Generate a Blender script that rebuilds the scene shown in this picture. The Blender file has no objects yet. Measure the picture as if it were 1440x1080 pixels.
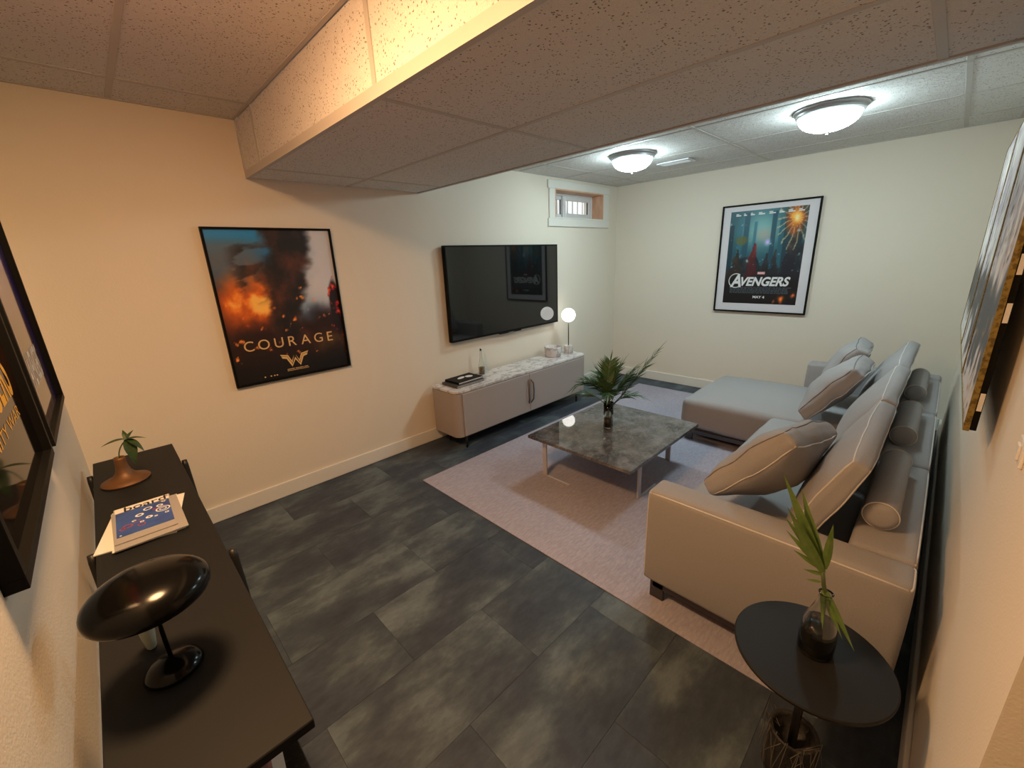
import bpy, bmesh, math, random
from mathutils import Vector, Matrix, noise
random.seed(7)
sc = bpy.context.scene
COL = sc.collection
PI = math.pi

# ------------------------------------------------------------------ camera
R = ((0.71066192, -0.70235308, -0.04074059),
     (-0.22875579, -0.17592393, -0.95745577),
     (0.66530477, 0.689747, -0.28568977))
cam_d = bpy.data.cameras.new('camera')
cam = bpy.data.objects.new('camera', cam_d); COL.objects.link(cam)
right, down, fwd = Vector(R[0]), Vector(R[1]), Vector(R[2])
up, back = -down, -fwd
cam.matrix_world = Matrix(((right.x, up.x, back.x, 0), (right.y, up.y, back.y, 0), (right.z, up.z, back.z, 1.5), (0, 0, 0, 1)))
cam_d.sensor_width = 36; cam_d.lens = 588.04 / 1440 * 36
cam_d.clip_start = 0.02; cam_d.clip_end = 60
sc.camera = cam
# ------------------------------------------------------------------ world, exposure, lamp strengths
w = bpy.data.worlds.new('world'); sc.world = w; w.use_nodes = True
w.node_tree.nodes['Background'].inputs[0].default_value = (0.86, 0.93, 1.0, 1)
w.node_tree.nodes['Background'].inputs[1].default_value = 3.0
sc.view_settings.view_transform = 'Standard'; sc.view_settings.look = 'None'
sc.view_settings.gamma = 1; sc.view_settings.exposure = 0.0
sc.view_settings.use_curve_mapping = False
COOL = (0.77, 0.97, 1.0); COOL_E = 60.0
WARM = (1.0, 0.565, 0.25); WARM_E = 190.0
GLOBE_E = 5.0
try:
    sc.cycles.use_denoising = True
    sc.cycles.max_bounces = 8; sc.cycles.diffuse_bounces = 5
    sc.cycles.sample_clamp_indirect = 6
except Exception:
    pass

# ------------------------------------------------------------------ material helpers
def s2l(c):
    return tuple(((x / 255) / 12.92 if x / 255 <= 0.04045 else ((x / 255 + 0.055) / 1.055) ** 2.4) for x in c)
def mat(name, col, rough=0.5, metal=0.0, spec=0.5, ior=1.5, emit=None, estr=0, trans=0, coat=0, bump=None, vary=None):
    m = bpy.data.materials.new(name); m.use_nodes = True
    nt = m.node_tree; b = nt.nodes['Principled BSDF']
    b.inputs['Base Color'].default_value = (*col, 1)
    b.inputs['Roughness'].default_value = rough
    b.inputs['Metallic'].default_value = metal
    b.inputs['Specular IOR Level'].default_value = spec
    b.inputs['IOR'].default_value = ior
    b.inputs['Transmission Weight'].default_value = trans
    b.inputs['Coat Weight'].default_value = coat
    if emit:
        b.inputs['Emission Color'].default_value = (*emit, 1); b.inputs['Emission Strength'].default_value = estr
    if vary or bump:
        g = nt.nodes.new('ShaderNodeNewGeometry')
    if vary:        # (scale, other colour, low, high)
        n = noise_node(nt, g.outputs['Position'], vary[0], 4)
        r = ramp(nt, n.outputs['Fac'], [(vary[2], (*col, 1)), (vary[3], (*vary[1], 1))])
        nt.links.new(r.outputs[0], b.inputs['Base Color'])
    if bump:        # (scale, strength, distance)
        n = noise_node(nt, g.outputs['Position'], bump[0], 3)
        bp = nt.nodes.new('ShaderNodeBump'); bp.inputs['Strength'].default_value = bump[1]; bp.inputs['Distance'].default_value = bump[2]
        nt.links.new(n.outputs['Fac'], bp.inputs['Height']); nt.links.new(bp.outputs[0], b.inputs['Normal'])
    return m
def noise_node(nt, vec, scale, detail=3, stretch=None, rough=0.55):
    if stretch:
        mp = nt.nodes.new('ShaderNodeMapping'); mp.inputs['Scale'].default_value = stretch
        nt.links.new(vec, mp.inputs['Vector']); vec = mp.outputs[0]
    n = nt.nodes.new('ShaderNodeTexNoise'); n.inputs['Scale'].default_value = scale; n.inputs['Detail'].default_value = detail
    n.inputs['Roughness'].default_value = rough
    nt.links.new(vec, n.inputs['Vector']); return n
def ramp(nt, fac, stops):
    r = nt.nodes.new('ShaderNodeValToRGB'); e = r.color_ramp.elements
    while len(e) < len(stops): e.new(0.5)
    for k, (p, c) in enumerate(stops):
        e[k].position = p; e[k].color = c if len(c) == 4 else (*c, 1)
    nt.links.new(fac, r.inputs[0]); return r
def mixc(nt, fac, a, b, mode='MIX'):
    m = nt.nodes.new('ShaderNodeMix'); m.data_type = 'RGBA'; m.blend_type = mode
    for s, v in ((m.inputs[0], fac), (m.inputs[6], a), (m.inputs[7], b)):
        if hasattr(v, 'is_output'): nt.links.new(v, s)
        elif isinstance(v, tuple): s.default_value = v if len(v) == 4 else (*v, 1)
        else: s.default_value = v
    return m.outputs[2]

M = {}
M['wall'] = mat('wall_paint', (0.735, 0.67, 0.565), 0.75, bump=(160, 0.25, 0.003))
M['trim'] = mat('white_trim', (0.74, 0.72, 0.66), 0.4)
M['grid'] = mat('ceiling_grid', (0.48, 0.465, 0.44), 0.5)
M['black'] = mat('black_frame', (0.006, 0.006, 0.006), 0.5, spec=0.08)
M['blackmetal'] = mat('black_metal', (0.015, 0.015, 0.015), 0.45, 0.3)
M['gloss_black'] = mat('gloss_black', (0.003, 0.003, 0.003), 0.16, spec=0.2)
M['desk'] = mat('desk_laminate', (0.0105, 0.0115, 0.0130), 0.55, spec=0.18)
M['mat_board'] = mat('mat_board', (0.66, 0.63, 0.65), 0.7)
M['screen'] = mat('tv_screen', (0.006, 0.006, 0.006), 0.04, ior=1.62)
M['steel'] = mat('brushed_steel', (0.58, 0.56, 0.57), 0.4, 0.45)
M['darksteel'] = mat('dark_steel', (0.10, 0.09, 0.09), 0.35, 0.8)
M['nickel'] = mat('fixture_metal', (0.42, 0.43, 0.45), 0.35, 0.6)
M['cab'] = mat('taupe_leather', (0.345, 0.300, 0.280), 0.5, bump=(700, 0.1, 0.001))
M['cab_gap'] = mat('dark_gap', (0.03, 0.025, 0.022), 0.6)
M['bronze'] = mat('bronze_handle', (0.20, 0.13, 0.075), 0.35, 0.8)
M['fabric'] = mat('linen_fabric', (0.320, 0.312, 0.314), 0.9, spec=0.2, bump=(1300, 0.3, 0.001), vary=(420, (0.290, 0.283, 0.284), 0.42, 0.62))
M['piping'] = mat('piping', (0.56, 0.53, 0.50), 0.7)
M['piping_dark'] = mat('piping_dark', (0.16, 0.14, 0.12), 0.8)
M['whitepaper'] = mat('white_paper', (0.70, 0.69, 0.66), 0.6)
M['greypaper'] = mat('grey_paper', (0.30, 0.29, 0.29), 0.4)
M['bluepaper'] = mat('blue_cover', s2l((34, 62, 132)), 0.35, vary=(14, s2l((52, 90, 165)), 0.4, 0.7))
M['ink'] = mat('black_ink', (0.01, 0.01, 0.012), 0.5)
M['whiteink'] = mat('white_ink', (0.72, 0.72, 0.72), 0.5)
M['redink'] = mat('red_ink', (0.35, 0.06, 0.06), 0.5)
M['goldink'] = mat('gold_ink', s2l((196, 150, 50)), 0.5)
M['creamink'] = mat('cream_ink', s2l((214, 178, 120)), 0.5)
M['celadon'] = mat('celadon_glaze', (0.36, 0.40, 0.33), 0.35)
M['leaf'] = mat('leaf_green', (0.028, 0.075, 0.018), 0.45, vary=(30, (0.045, 0.11, 0.025), 0.35, 0.7))
M['leaf2'] = mat('leaf_light', (0.075, 0.14, 0.022), 0.45, vary=(40, (0.12, 0.18, 0.04), 0.35, 0.7))
M['leaf3'] = mat('leaf_dark', (0.020, 0.048, 0.016), 0.4, vary=(50, (0.035, 0.07, 0.02), 0.35, 0.7))
M['stem'] = mat('stem_green', (0.06, 0.085, 0.025), 0.6)
M['copper'] = mat('copper_lustre', (0.16, 0.072, 0.024), 0.5, 0.35, vary=(18, (0.11, 0.055, 0.025), 0.35, 0.7))
M['globe'] = mat('globe_glass', (0.8, 0.8, 0.76), 0.3, emit=(1.0, 0.97, 0.90), estr=GLOBE_E)
M['dome'] = mat('dome_glass', (0.8, 0.8, 0.8), 0.3, emit=COOL, estr=COOL_E)
M['dome_warm'] = mat('dome_glass_warm', (0.8, 0.8, 0.8), 0.3, emit=WARM, estr=WARM_E)
M['vent'] = mat('vent_white', (0.66, 0.67, 0.68), 0.4)
M['ventdark'] = mat('vent_dark', (0.02, 0.02, 0.02), 0.7)
M['vinyl'] = mat('vinyl_window', (0.74, 0.74, 0.75), 0.35)
M['gasket'] = mat('dark_gasket', (0.02, 0.02, 0.025), 0.6)
M['fencewhite'] = mat('fence_white', (0.62, 0.60, 0.56), 0.5)
M['gravel'] = mat('gravel', (0.30, 0.28, 0.25), 0.9, vary=(60, (0.16, 0.15, 0.13), 0.4, 0.6))
M['pot'] = mat('dark_pot', (0.020, 0.018, 0.016), 0.6, bump=(120, 0.6, 0.004))
M['root'] = mat('dry_root', (0.11, 0.10, 0.085), 0.8)
M['darktable'] = mat('side_table_black', (0.011, 0.0105, 0.0095), 0.6, spec=0.22)
M['water'] = mat('dark_water', (0.010, 0.010, 0.008), 0.06)
M['amber'] = mat('amber_glass', (0.22, 0.14, 0.06), 0.15, coat=0.3)
M['gold'] = mat('gold_edge', s2l((142, 122, 58)), 0.4, 0.3, vary=(90, s2l((98, 80, 32)), 0.45, 0.6))
M['switch'] = mat('switch_plastic', (0.78, 0.76, 0.72), 0.35)
M['shelf'] = mat('dark_marbled_shelf', (0.010, 0.009, 0.007), 0.3, vary=(70, (0.055, 0.045, 0.03), 0.55, 0.75))

def glass(name, col=(1, 1, 1), rough=0.0):
    m = bpy.data.materials.new(name); m.use_nodes = True; nt = m.node_tree
    b = nt.nodes['Principled BSDF']; b.inputs['Base Color'].default_value = (*col, 1)
    b.inputs['Roughness'].default_value = rough; b.inputs['Transmission Weight'].default_value = 1.0
    b.inputs['IOR'].default_value = 1.45
    return m
M['glass'] = glass('clear_glass', (0.93, 0.95, 0.92))
M['glass_dark'] = glass('smoked_glass', (0.42, 0.42, 0.38))
M['pane'] = glass('window_pane', (0.97, 0.99, 1.0))
M['picglass'] = mat('print_glass', (0.01, 0.01, 0.01), 0.05)

def base(name):
    m = bpy.data.materials.new(name); m.use_nodes = True; nt = m.node_tree
    return m, nt, nt.nodes['Principled BSDF'], nt.nodes.new('ShaderNodeNewGeometry').outputs['Position']
# acoustic ceiling tile: fissured specks
m, nt, b, pos = base('ceiling_tile'); M['tile'] = m
mp = nt.nodes.new('ShaderNodeMapping'); mp.inputs['Scale'].default_value = (1, 1, 1); nt.links.new(pos, mp.inputs[0])
d1 = noise_node(nt, pos, 60, 3)
vm = nt.nodes.new('ShaderNodeVectorMath'); vm.operation = 'MULTIPLY_ADD'
vm.inputs[1].default_value = (0.015,) * 3; nt.links.new(d1.outputs['Color'], vm.inputs[0]); nt.links.new(pos, vm.inputs[2])
vo = nt.nodes.new('ShaderNodeTexVoronoi'); vo.inputs['Scale'].default_value = 85; nt.links.new(vm.outputs[0], vo.inputs['Vector'])
rv = ramp(nt, vo.outputs['Distance'], [(0.19, (0, 0, 0)), (0.27, (1, 1, 1))])
n2 = noise_node(nt, pos, 26, 2)
rn = ramp(nt, n2.outputs['Fac'], [(0.54, (0, 0, 0)), (0.60, (1, 1, 1))])
hole = mixc(nt, 1.0, rv.outputs[0], rn.outputs[0], 'ADD')
fine = noise_node(nt, pos, 420, 2)
rf = ramp(nt, fine.outputs['Fac'], [(0.3, (0.56, 0.555, 0.54)), (0.7, (0.74, 0.73, 0.71))])
cc = mixc(nt, hole, (0.16, 0.135, 0.11), rf.outputs[0])
nt.links.new(cc, b.inputs['Base Color']); b.inputs['Roughness'].default_value = 0.9
bp = nt.nodes.new('ShaderNodeBump'); bp.inputs['Strength'].default_value = 0.35; bp.inputs['Distance'].default_value = 0.004
nt.links.new(hole, bp.inputs['Height']); nt.links.new(bp.outputs[0], b.inputs['Normal'])
# slate floor tile, every tile its own cut of the print
m, nt, b, pos = base('slate_tile'); M['slate'] = m
oi = nt.nodes.new('ShaderNodeObjectInfo')
va = nt.nodes.new('ShaderNodeVectorMath'); va.operation = 'MULTIPLY_ADD'
cx = nt.nodes.new('ShaderNodeCombineXYZ')
for k in range(3): nt.links.new(oi.outputs['Random'], cx.inputs[k])
nt.links.new(cx.outputs[0], va.inputs[0]); va.inputs[1].default_value = (3.7, 5.1, 9.0); nt.links.new(pos, va.inputs[2])
v = va.outputs[0]
big = noise_node(nt, v, 2.6, 7, (1.0, 1.7, 1.0), 0.62)
rb = ramp(nt, big.outputs['Fac'], [(0.36, s2l((50, 57, 68))), (0.47, s2l((58, 66, 76))), (0.54, s2l((69, 79, 86))), (0.62, s2l((86, 97, 104)))])
st = noise_node(nt, v, 16, 7, (0.7, 1.7, 1), 0.72)
rs = ramp(nt, st.outputs['Fac'], [(0.32, (0.80, 0.80, 0.82)), (0.5, (1, 1, 1)), (0.68, (1.28, 1.27, 1.24))])
c1 = mixc(nt, 1.0, rb.outputs[0], rs.outputs[0], 'MULTIPLY')
rr = ramp(nt, oi.outputs['Random'], [(0.0, (0.93, 0.93, 0.95)), (1.0, (1.06, 1.065, 1.06))])
c2 = mixc(nt, 1.0, c1, rr.outputs[0], 'MULTIPLY')
nt.links.new(c2, b.inputs['Base Color']); b.inputs['Roughness'].default_value = 0.55; b.inputs['Specular IOR Level'].default_value = 0.3
bp = nt.nodes.new('ShaderNodeBump'); bp.inputs['Strength'].default_value = 0.3; bp.inputs['Distance'].default_value = 0.003
nt.links.new(st.outputs['Fac'], bp.inputs['Height']); nt.links.new(bp.outputs[0], b.inputs['Normal'])
# rug
m, nt, b, pos = base('rug_wool'); M['rug'] = m
a1 = noise_node(nt, pos, 55, 5, (0.5, 1.9, 1), 0.7); a2 = noise_node(nt, pos, 1.3, 3)
r1 = ramp(nt, a1.outputs['Fac'], [(0.30, s2l((147, 144, 156))), (0.55, s2l((163, 160, 172))), (0.75, s2l((177, 174, 185)))])
r2 = ramp(nt, a2.outputs['Fac'], [(0.35, (0.92, 0.91, 0.92)), (0.65, (1.03, 1.03, 1.05))])
nt.links.new(mixc(nt, 1.0, r1.outputs[0], r2.outputs[0], 'MULTIPLY'), b.inputs['Base Color'])
b.inputs['Roughness'].default_value = 0.95; b.inputs['Specular IOR Level'].default_value = 0.1
f2 = noise_node(nt, pos, 260, 2)
bp = nt.nodes.new('ShaderNodeBump'); bp.inputs['Strength'].default_value = 0.4; bp.inputs['Distance'].default_value = 0.004
nt.links.new(f2.outputs['Fac'], bp.inputs['Height']); nt.links.new(bp.outputs[0], b.inputs['Normal'])
# stones
def stone(name, stops, scale, rough, ior=1.5, vein=None, coat=0):
    m, nt, b, pos = base(name)
    n = noise_node(nt, pos, scale, 8, None, 0.65)
    r = ramp(nt, n.outputs['Fac'], stops); c = r.outputs[0]
    if vein:
        q = noise_node(nt, pos, vein[0], 5, (1, 1.6, 1), 0.6)
        ab = nt.nodes.new('ShaderNodeMath'); ab.operation = 'SUBTRACT'; ab.inputs[1].default_value = 0.5; nt.links.new(q.outputs['Fac'], ab.inputs[0])
        a2 = nt.nodes.new('ShaderNodeMath'); a2.operation = 'ABSOLUTE'; nt.links.new(ab.outputs[0], a2.inputs[0])
        rv = ramp(nt, a2.outputs[0], [(0.0, (1, 1, 1)), (vein[2], (0, 0, 0))])
        mm = nt.nodes.new('ShaderNodeMath'); mm.operation = 'MULTIPLY'; mm.inputs[1].default_value = vein[3]; nt.links.new(rv.outputs[0], mm.inputs[0])
        c = mixc(nt, mm.outputs[0], c, vein[1])
    nt.links.new(c, b.inputs['Base Color']); b.inputs['Roughness'].default_value = rough; b.inputs['IOR'].default_value = ior
    b.inputs['Coat Weight'].default_value = coat; b.inputs['Coat Roughness'].default_value = 0.03
    return m
M['greymarble'] = stone('grey_marble', [(0.34, s2l((56, 55, 56))), (0.5, s2l((86, 85, 86))), (0.68, s2l((116, 114, 114)))], 9, 0.035, 1.5, (13, s2l((150, 147, 143)), 0.02, 0.5), 0)
M['whitemarble'] = stone('white_marble', [(0.30, s2l((222, 218, 216))), (0.6, s2l((206, 202, 201)))], 4, 0.2, 1.5, (5, s2l((140, 134, 134)), 0.05, 0.7))
m, nt, b, pos = base('window_wood'); M['wood'] = m
n = noise_node(nt, pos, 14, 5, (6, 1, 0.4)); r = ramp(nt, n.outputs['Fac'], [(0.3, s2l((200, 152, 122))), (0.7, s2l((226, 182, 150)))])
nt.links.new(r.outputs[0], b.inputs['Base Color']); b.inputs['Roughness'].default_value = 0.5
m, nt, b, pos = base('print'); M['print'] = m
at = nt.nodes.new('ShaderNodeAttribute'); at.attribute_name = 'Col'; nt.links.new(at.outputs['Color'], b.inputs['Base Color']); b.inputs['Roughness'].default_value = 0.45
m, nt, b, pos = base('print_under_glass'); M['print_glass'] = m
at = nt.nodes.new('ShaderNodeAttribute'); at.attribute_name = 'Col'; nt.links.new(at.outputs['Color'], b.inputs['Base Color']); b.inputs['Roughness'].default_value = 0.05; b.inputs['Specular IOR Level'].default_value = 0.10

# ------------------------------------------------------------------ mesh helpers
W = {}      # world origin of every object
def link(o, parent=None, origin=(0, 0, 0)):
    COL.objects.link(o); W[o.name] = Vector(origin)
    if parent is not None:
        o.parent = parent; o.location = Vector(origin) - W[parent.name]
    else:
        o.location = origin
    return o
def add(name, bm, m, parent=None, smooth=False, origin=None):
    """link a bmesh given in world coordinates as one object"""
    if origin is None:
        xs = [v.co for v in bm.verts]
        lo = Vector((min(v[k] for v in xs) for k in range(3))); hi = Vector((max(v[k] for v in xs) for k in range(3)))
        origin = Vector(((lo.x + hi.x) / 2, (lo.y + hi.y) / 2, lo.z))
    origin = Vector(origin)
    for v in bm.verts: v.co -= origin
    me = bpy.data.meshes.new(name); bm.to_mesh(me); bm.free()
    if smooth:
        for p in me.polygons: p.use_smooth = True
        if smooth != 'all':
            try: me.set_sharp_from_angle(angle=0.7)
            except Exception: pass
    for q in (m if isinstance(m, (list, tuple)) else [m]): me.materials.append(q)
    return link(bpy.data.objects.new(name, me), parent, origin)
def thing(name, label, cat, loc, group=None):
    o = bpy.data.objects.new(name, None); o.empty_display_size = 0.05
    link(o, None, loc); return tag(o, label, cat, group)
def tag(o, label, cat, group=None):
    o['label'] = label; o['category'] = cat
    if group: o['group'] = group
    return o
def struct(o): o['kind'] = 'structure'; return o
def nb(): return bmesh.new()
def box(bm, x0, x1, y0, y1, z0, z1, bev=0, seg=2, T=None):
    t = bmesh.new(); bmesh.ops.create_cube(t, size=1)
    for v in t.verts:
        v.co = Vector((x0 + (v.co.x + .5) * (x1 - x0), y0 + (v.co.y + .5) * (y1 - y0), z0 + (v.co.z + .5) * (z1 - z0)))
    if bev: bmesh.ops.bevel(t, geom=t.edges[:], offset=bev, segments=seg, affect='EDGES', profile=0.5)
    merge(bm, t, T); return bm
def merge(bm, t, T=None):
    if T is not None: bmesh.ops.transform(t, matrix=T, verts=t.verts[:])
    me = bpy.data.meshes.new('tmp'); t.to_mesh(me); t.free(); bm.from_mesh(me); bpy.data.meshes.remove(me)
def frame_of(d):
    d = d.normalized(); a = Vector((0, 0, 1)) if abs(d.z) < 0.9 else Vector((1, 0, 0))
    u = d.cross(a).normalized(); return u, d.cross(u).normalized()
def tube(bm, pts, r, n=8, cap=True, closed=False):
    pts = [Vector(p) for p in pts]; rings = []; N = len(pts)
    u = None
    for i, p in enumerate(pts):
        if closed: d = pts[(i + 1) % N] - pts[i - 1]
        else: d = pts[min(i + 1, N - 1)] - pts[max(i - 1, 0)]
        d.normalize()
        if u is None: u, _ = frame_of(d)
        u = (u - d * u.dot(d)).normalized(); vv = d.cross(u)
        rr = r[i] if isinstance(r, (list, tuple)) else r
        rings.append([bm.verts.new(p + (u * math.cos(a) + vv * math.sin(a)) * rr) for a in (2 * PI * k / n for k in range(n))])
    for i in range(N if closed else N - 1):
        a, b2 = rings[i], rings[(i + 1) % N]
        for k in range(n): bm.faces.new((a[k], a[(k + 1) % n], b2[(k + 1) % n], b2[k]))
    if cap and not closed:
        bm.faces.new(rings[0][::-1]); bm.faces.new(rings[-1])
    return bm
def cyl(bm, p0, p1, r0, r1=None, n=20):
    return tube(bm, [p0, p1], [r0, r0 if r1 is None else r1], n)
def lathe(bm, prof, c, n=32, close=False):
    rings = []
    for r, z in prof:
        if r < 1e-5: rings.append([bm.verts.new((c[0], c[1], c[2] + z))])
        else: rings.append([bm.verts.new((c[0] + r * math.cos(2 * PI * k / n), c[1] + r * math.sin(2 * PI * k / n), c[2] + z)) for k in range(n)])
    seq = list(zip(rings, rings[1:])) + ([(rings[-1], rings[0])] if close else [])
    for a, b2 in seq:
        for k in range(n):
            k2 = (k + 1) % n
            if len(a) == 1 and len(b2) == 1: continue
            if len(a) == 1: bm.faces.new((a[0], b2[k2], b2[k]))
            elif len(b2) == 1: bm.faces.new((a[k], a[k2], b2[0]))
            else: bm.faces.new((a[k], a[k2], b2[k2], b2[k]))
    bmesh.ops.recalc_face_normals(bm, faces=bm.faces[:]); return bm
def soft(bm, size, r, T, bulge=(0, 0, 0), n=8, wr=0.0, pinch=0.0, seed=0, wscale=6, back_puff=1.0):
    """rounded box, optionally puffed on its faces and wrinkled; returns the deform function"""
    hx, hy, hz = (s / 2 for s in size)
    def axis(h):
        q = min(r, h * .98); out = [-h + q * (1 - math.cos(a * PI / 8)) for a in range(0, 5)]
        inner = [(-h + q) + (2 * h - 2 * q) * k / n for k in range(1, n)] if h - q > 0.002 else []
        return out + inner + [-x for x in out[::-1]]
    def deform(p):
        x, y, z = p
        c = Vector((max(-hx + r, min(hx - r, x)) if hx > r else 0, max(-hy + r, min(hy - r, y)) if hy > r else 0, max(-hz + r, min(hz - r, z)) if hz > r else 0))
        d = Vector(p) - c
        if d.length > r: d = d.normalized() * r
        q = c + d
        u, v_, s = q.x / hx, q.y / hy, q.z / hz
        fx, fy, fz = max(0, 1 - u * u), max(0, 1 - v_ * v_), max(0, 1 - s * s)
        q.x += bulge[0] * u * (fy * fz) ** 0.8; q.y += bulge[1] * v_ * (fx * fz) ** 0.8; q.z += bulge[2] * s * (fx * fy) ** 0.7 * (back_puff if s < 0 else 1)
        if pinch:
            q.x *= 1 - pinch * fy; q.y *= 1 - pinch * fx
        if wr:
            nz = noise.noise(Vector((q.x * wscale + seed * 7.3, q.y * wscale * 1.3, q.z * wscale))) + .5 * noise.noise(Vector((q.x * wscale * 2.7, q.y * wscale * 2.3 + seed, q.z * wscale * 2.7)))
            dd = Vector((u * (abs(u) > .8), v_ * (abs(v_) > .8), s)); q += dd * nz * wr
        return q
    t = bmesh.new(); A = [axis(hx), axis(hy), axis(hz)]; H = (hx, hy, hz); cache = {}
    def V(p):
        k = tuple(round(x, 6) for x in p)
        if k not in cache: cache[k] = t.verts.new(deform(p))
        return cache[k]
    for ax in range(3):
        i, j = [k for k in range(3) if k != ax]
        for sg in (-1, 1):
            for a0, a1 in zip(A[i], A[i][1:]):
                for b0, b1 in zip(A[j], A[j][1:]):
                    q = []
                    for (aa, bb) in ((a0, b0), (a1, b0), (a1, b1), (a0, b1)):
                        p = [0, 0, 0]; p[ax] = sg * H[ax]; p[i] = aa; p[j] = bb; q.append(V(p))
                    if len(set(q)) == 4: t.faces.new(q)
    bmesh.ops.recalc_face_normals(t, faces=t.faces[:])
    merge(bm, t, T)
    return lambda p: (T @ deform(p)) if T is not None else deform(p)
def place(x, y, z): return Matrix.Translation((x, y, z))
def axes(c, a, b2, n):
    return Matrix(((a.x, b2.x, n.x, c.x), (a.y, b2.y, n.y, c.y), (a.z, b2.z, n.z, c.z), (0, 0, 0, 1)))
def text(s, height, T, m, parent, name='lettering', width=None, shear=0, bold=0, space=1.0):
    cu = bpy.data.curves.new('txt', 'FONT'); cu.body = s; cu.size = 1; cu.shear = shear; cu.offset = bold; cu.extrude = 0; cu.space_character = space
    o = bpy.data.objects.new('txt', cu); COL.objects.link(o)
    dg = bpy.context.evaluated_depsgraph_get(); me = bpy.data.meshes.new_from_object(o.evaluated_get(dg))
    bpy.data.objects.remove(o); bpy.data.curves.remove(cu)
    bm = bmesh.new(); bm.from_mesh(me); bpy.data.meshes.remove(me)
    xs = [v.co.x for v in bm.verts]; ys = [v.co.y for v in bm.verts]
    x0, x1, y0, y1 = min(xs), max(xs), min(ys), max(ys)
    sy = height / (y1 - y0); sx = (width / (x1 - x0)) if width else sy
    for v in bm.verts:
        v.co = T @ Vector(((v.co.x - (x0 + x1) / 2) * sx, (v.co.y - (y0 + y1) / 2) * sy, 0))
    return add(name, bm, m, parent)
def art(name, c, a, b2, wd, ht, fn, m, parent, nx=96, ny=130):
    """flat print: a grid whose colours come from fn(u, v), v from the bottom"""
    me = bpy.data.meshes.new(name)
    vs = [tuple(c + a * ((i / nx - .5) * wd) + b2 * ((j / ny - .5) * ht) - c) for j in range(ny + 1) for i in range(nx + 1)]
    fs = [(j * (nx + 1) + i, j * (nx + 1) + i + 1, (j + 1) * (nx + 1) + i + 1, (j + 1) * (nx + 1) + i) for j in range(ny) for i in range(nx)]
    me.from_pydata(vs, [], fs)
    at = me.color_attributes.new('Col', 'FLOAT_COLOR', 'POINT')
    for j in range(ny + 1):
        for i in range(nx + 1):
            at.data[j * (nx + 1) + i].color = (*s2l(tuple(max(0, min(255, x)) for x in fn(i / nx, j / ny))), 1)
    me.materials.append(m)
    return link(bpy.data.objects.new(name, me), parent, c)
X, Y, Z = Vector((1, 0, 0)), Vector((0, 1, 0)), Vector((0, 0, 1))
def lerp(a, b2, t): return tuple(x + (y - x) * t for x, y in zip(a, b2))
def sst(a, b2, x):
    t = max(0, min(1, (x - a) / (b2 - a))); return t * t * (3 - 2 * t)
def fbm(x, y, s=0): return noise.fractal(Vector((x, y, s)), 0.9, 2.0, 5)

# ------------------------------------------------------------------ room
XW, YT, XB, YR = -0.217, 2.953, 4.72, -0.162     # front wall, TV wall, back wall, sofa wall
XE = 0.79                                        # where the sofa wall ends, beside the camera
YH = -1.7                                        # end of the passage behind the camera
ZC1, ZC2, ZB = 2.305, 2.27, 2.01                 # ceilings, underside of the bulkhead
BX0, BX1 = 0.785, 1.955
# floor: a slab with staggered slate tiles
fl = struct(add('floor', box(nb(), XW - .1, XB + .1, YH - .1, YT + .1, -0.12, -0.006), M['gasket']))
TL, TW, gap = 0.69, 0.3445, 0.0005
row0 = 0.872 - 8 * TW
tile_mesh = None
for r in range(14):
    y0 = row0 + r * TW; y1 = y0 + TW
    if y1 < YH or y0 > YT: continue
    off = 0.575 + (0.345 if (r % 2) == 0 else 0.0)
    k0 = math.floor((XW - off) / TL)
    for k in range(k0, k0 + 10):
        x0 = off + k * TL; x1 = x0 + TL
        if x1 < XW or x0 > XB: continue
        if y1 < YR + 0.02 and x0 > XE: continue
        a0, a1, b0, b1 = max(x0, XW), min(x1, XB), max(y0, YH), min(y1, YT)
        if b0 < YR and a0 > XE: b0 = YR
        if a1 - a0 < .01 or b1 - b0 < .01: continue
        add('tile', box(nb(), a0 + gap, a1 - gap, b0 + gap, b1 - gap, -0.006, 0.0), M['slate'], fl)
# walls
struct(add('wall_front', box(nb(), XW - .12, XW, YH - .12, YT + .3, -.1, 2.6), M['wall']))
wo = (3.55, 4.41, 1.885, 2.165)                  # window opening
bm = nb()
box(bm, XW, wo[0], YT, YT + .26, -.1, 2.6); box(bm, wo[1], XB + .12, YT, YT + .26, -.1, 2.6)
box(bm, wo[0], wo[1], YT, YT + .26, -.1, wo[2]); box(bm, wo[0], wo[1], YT, YT + .26, wo[3], 2.6)
struct(add('wall_left', bm, M['wall']))
struct(add('wall_back', box(nb(), XB, XB + .12, YR - .12, YT, -.1, 2.6), M['wall']))
bm = nb(); box(bm, XE, XB, YR - .12, YR, -.1, 2.6); box(bm, XE, XE + .12, YH - .12, YR - .12, -.1, 2.6)
struct(add('wall_right', bm, M['wall']))
struct(add('wall_rear', box(nb(), XW, XE, YH - .12, YH, -.1, 2.6), M['wall']))
# baseboards
def baseboard(name, x0, x1, y0, y1, ax):
    bm = nb(); t = .014
    box(bm, x0, x1, y0, y1, 0.0005, .104, .004, 2); return struct(add(name, bm, M['trim']))
baseboard('baseboard_left', XW + .015, XB - .015, YT - .014, YT, 0)
baseboard('baseboard_back', XB - .014, XB, YR + .015, YT, 1)
baseboard('baseboard_right', XE, XB - .015, YR, YR + .014, 0)
baseboard('baseboard_front', XW, XW + .014, YH, YT, 1)

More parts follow.
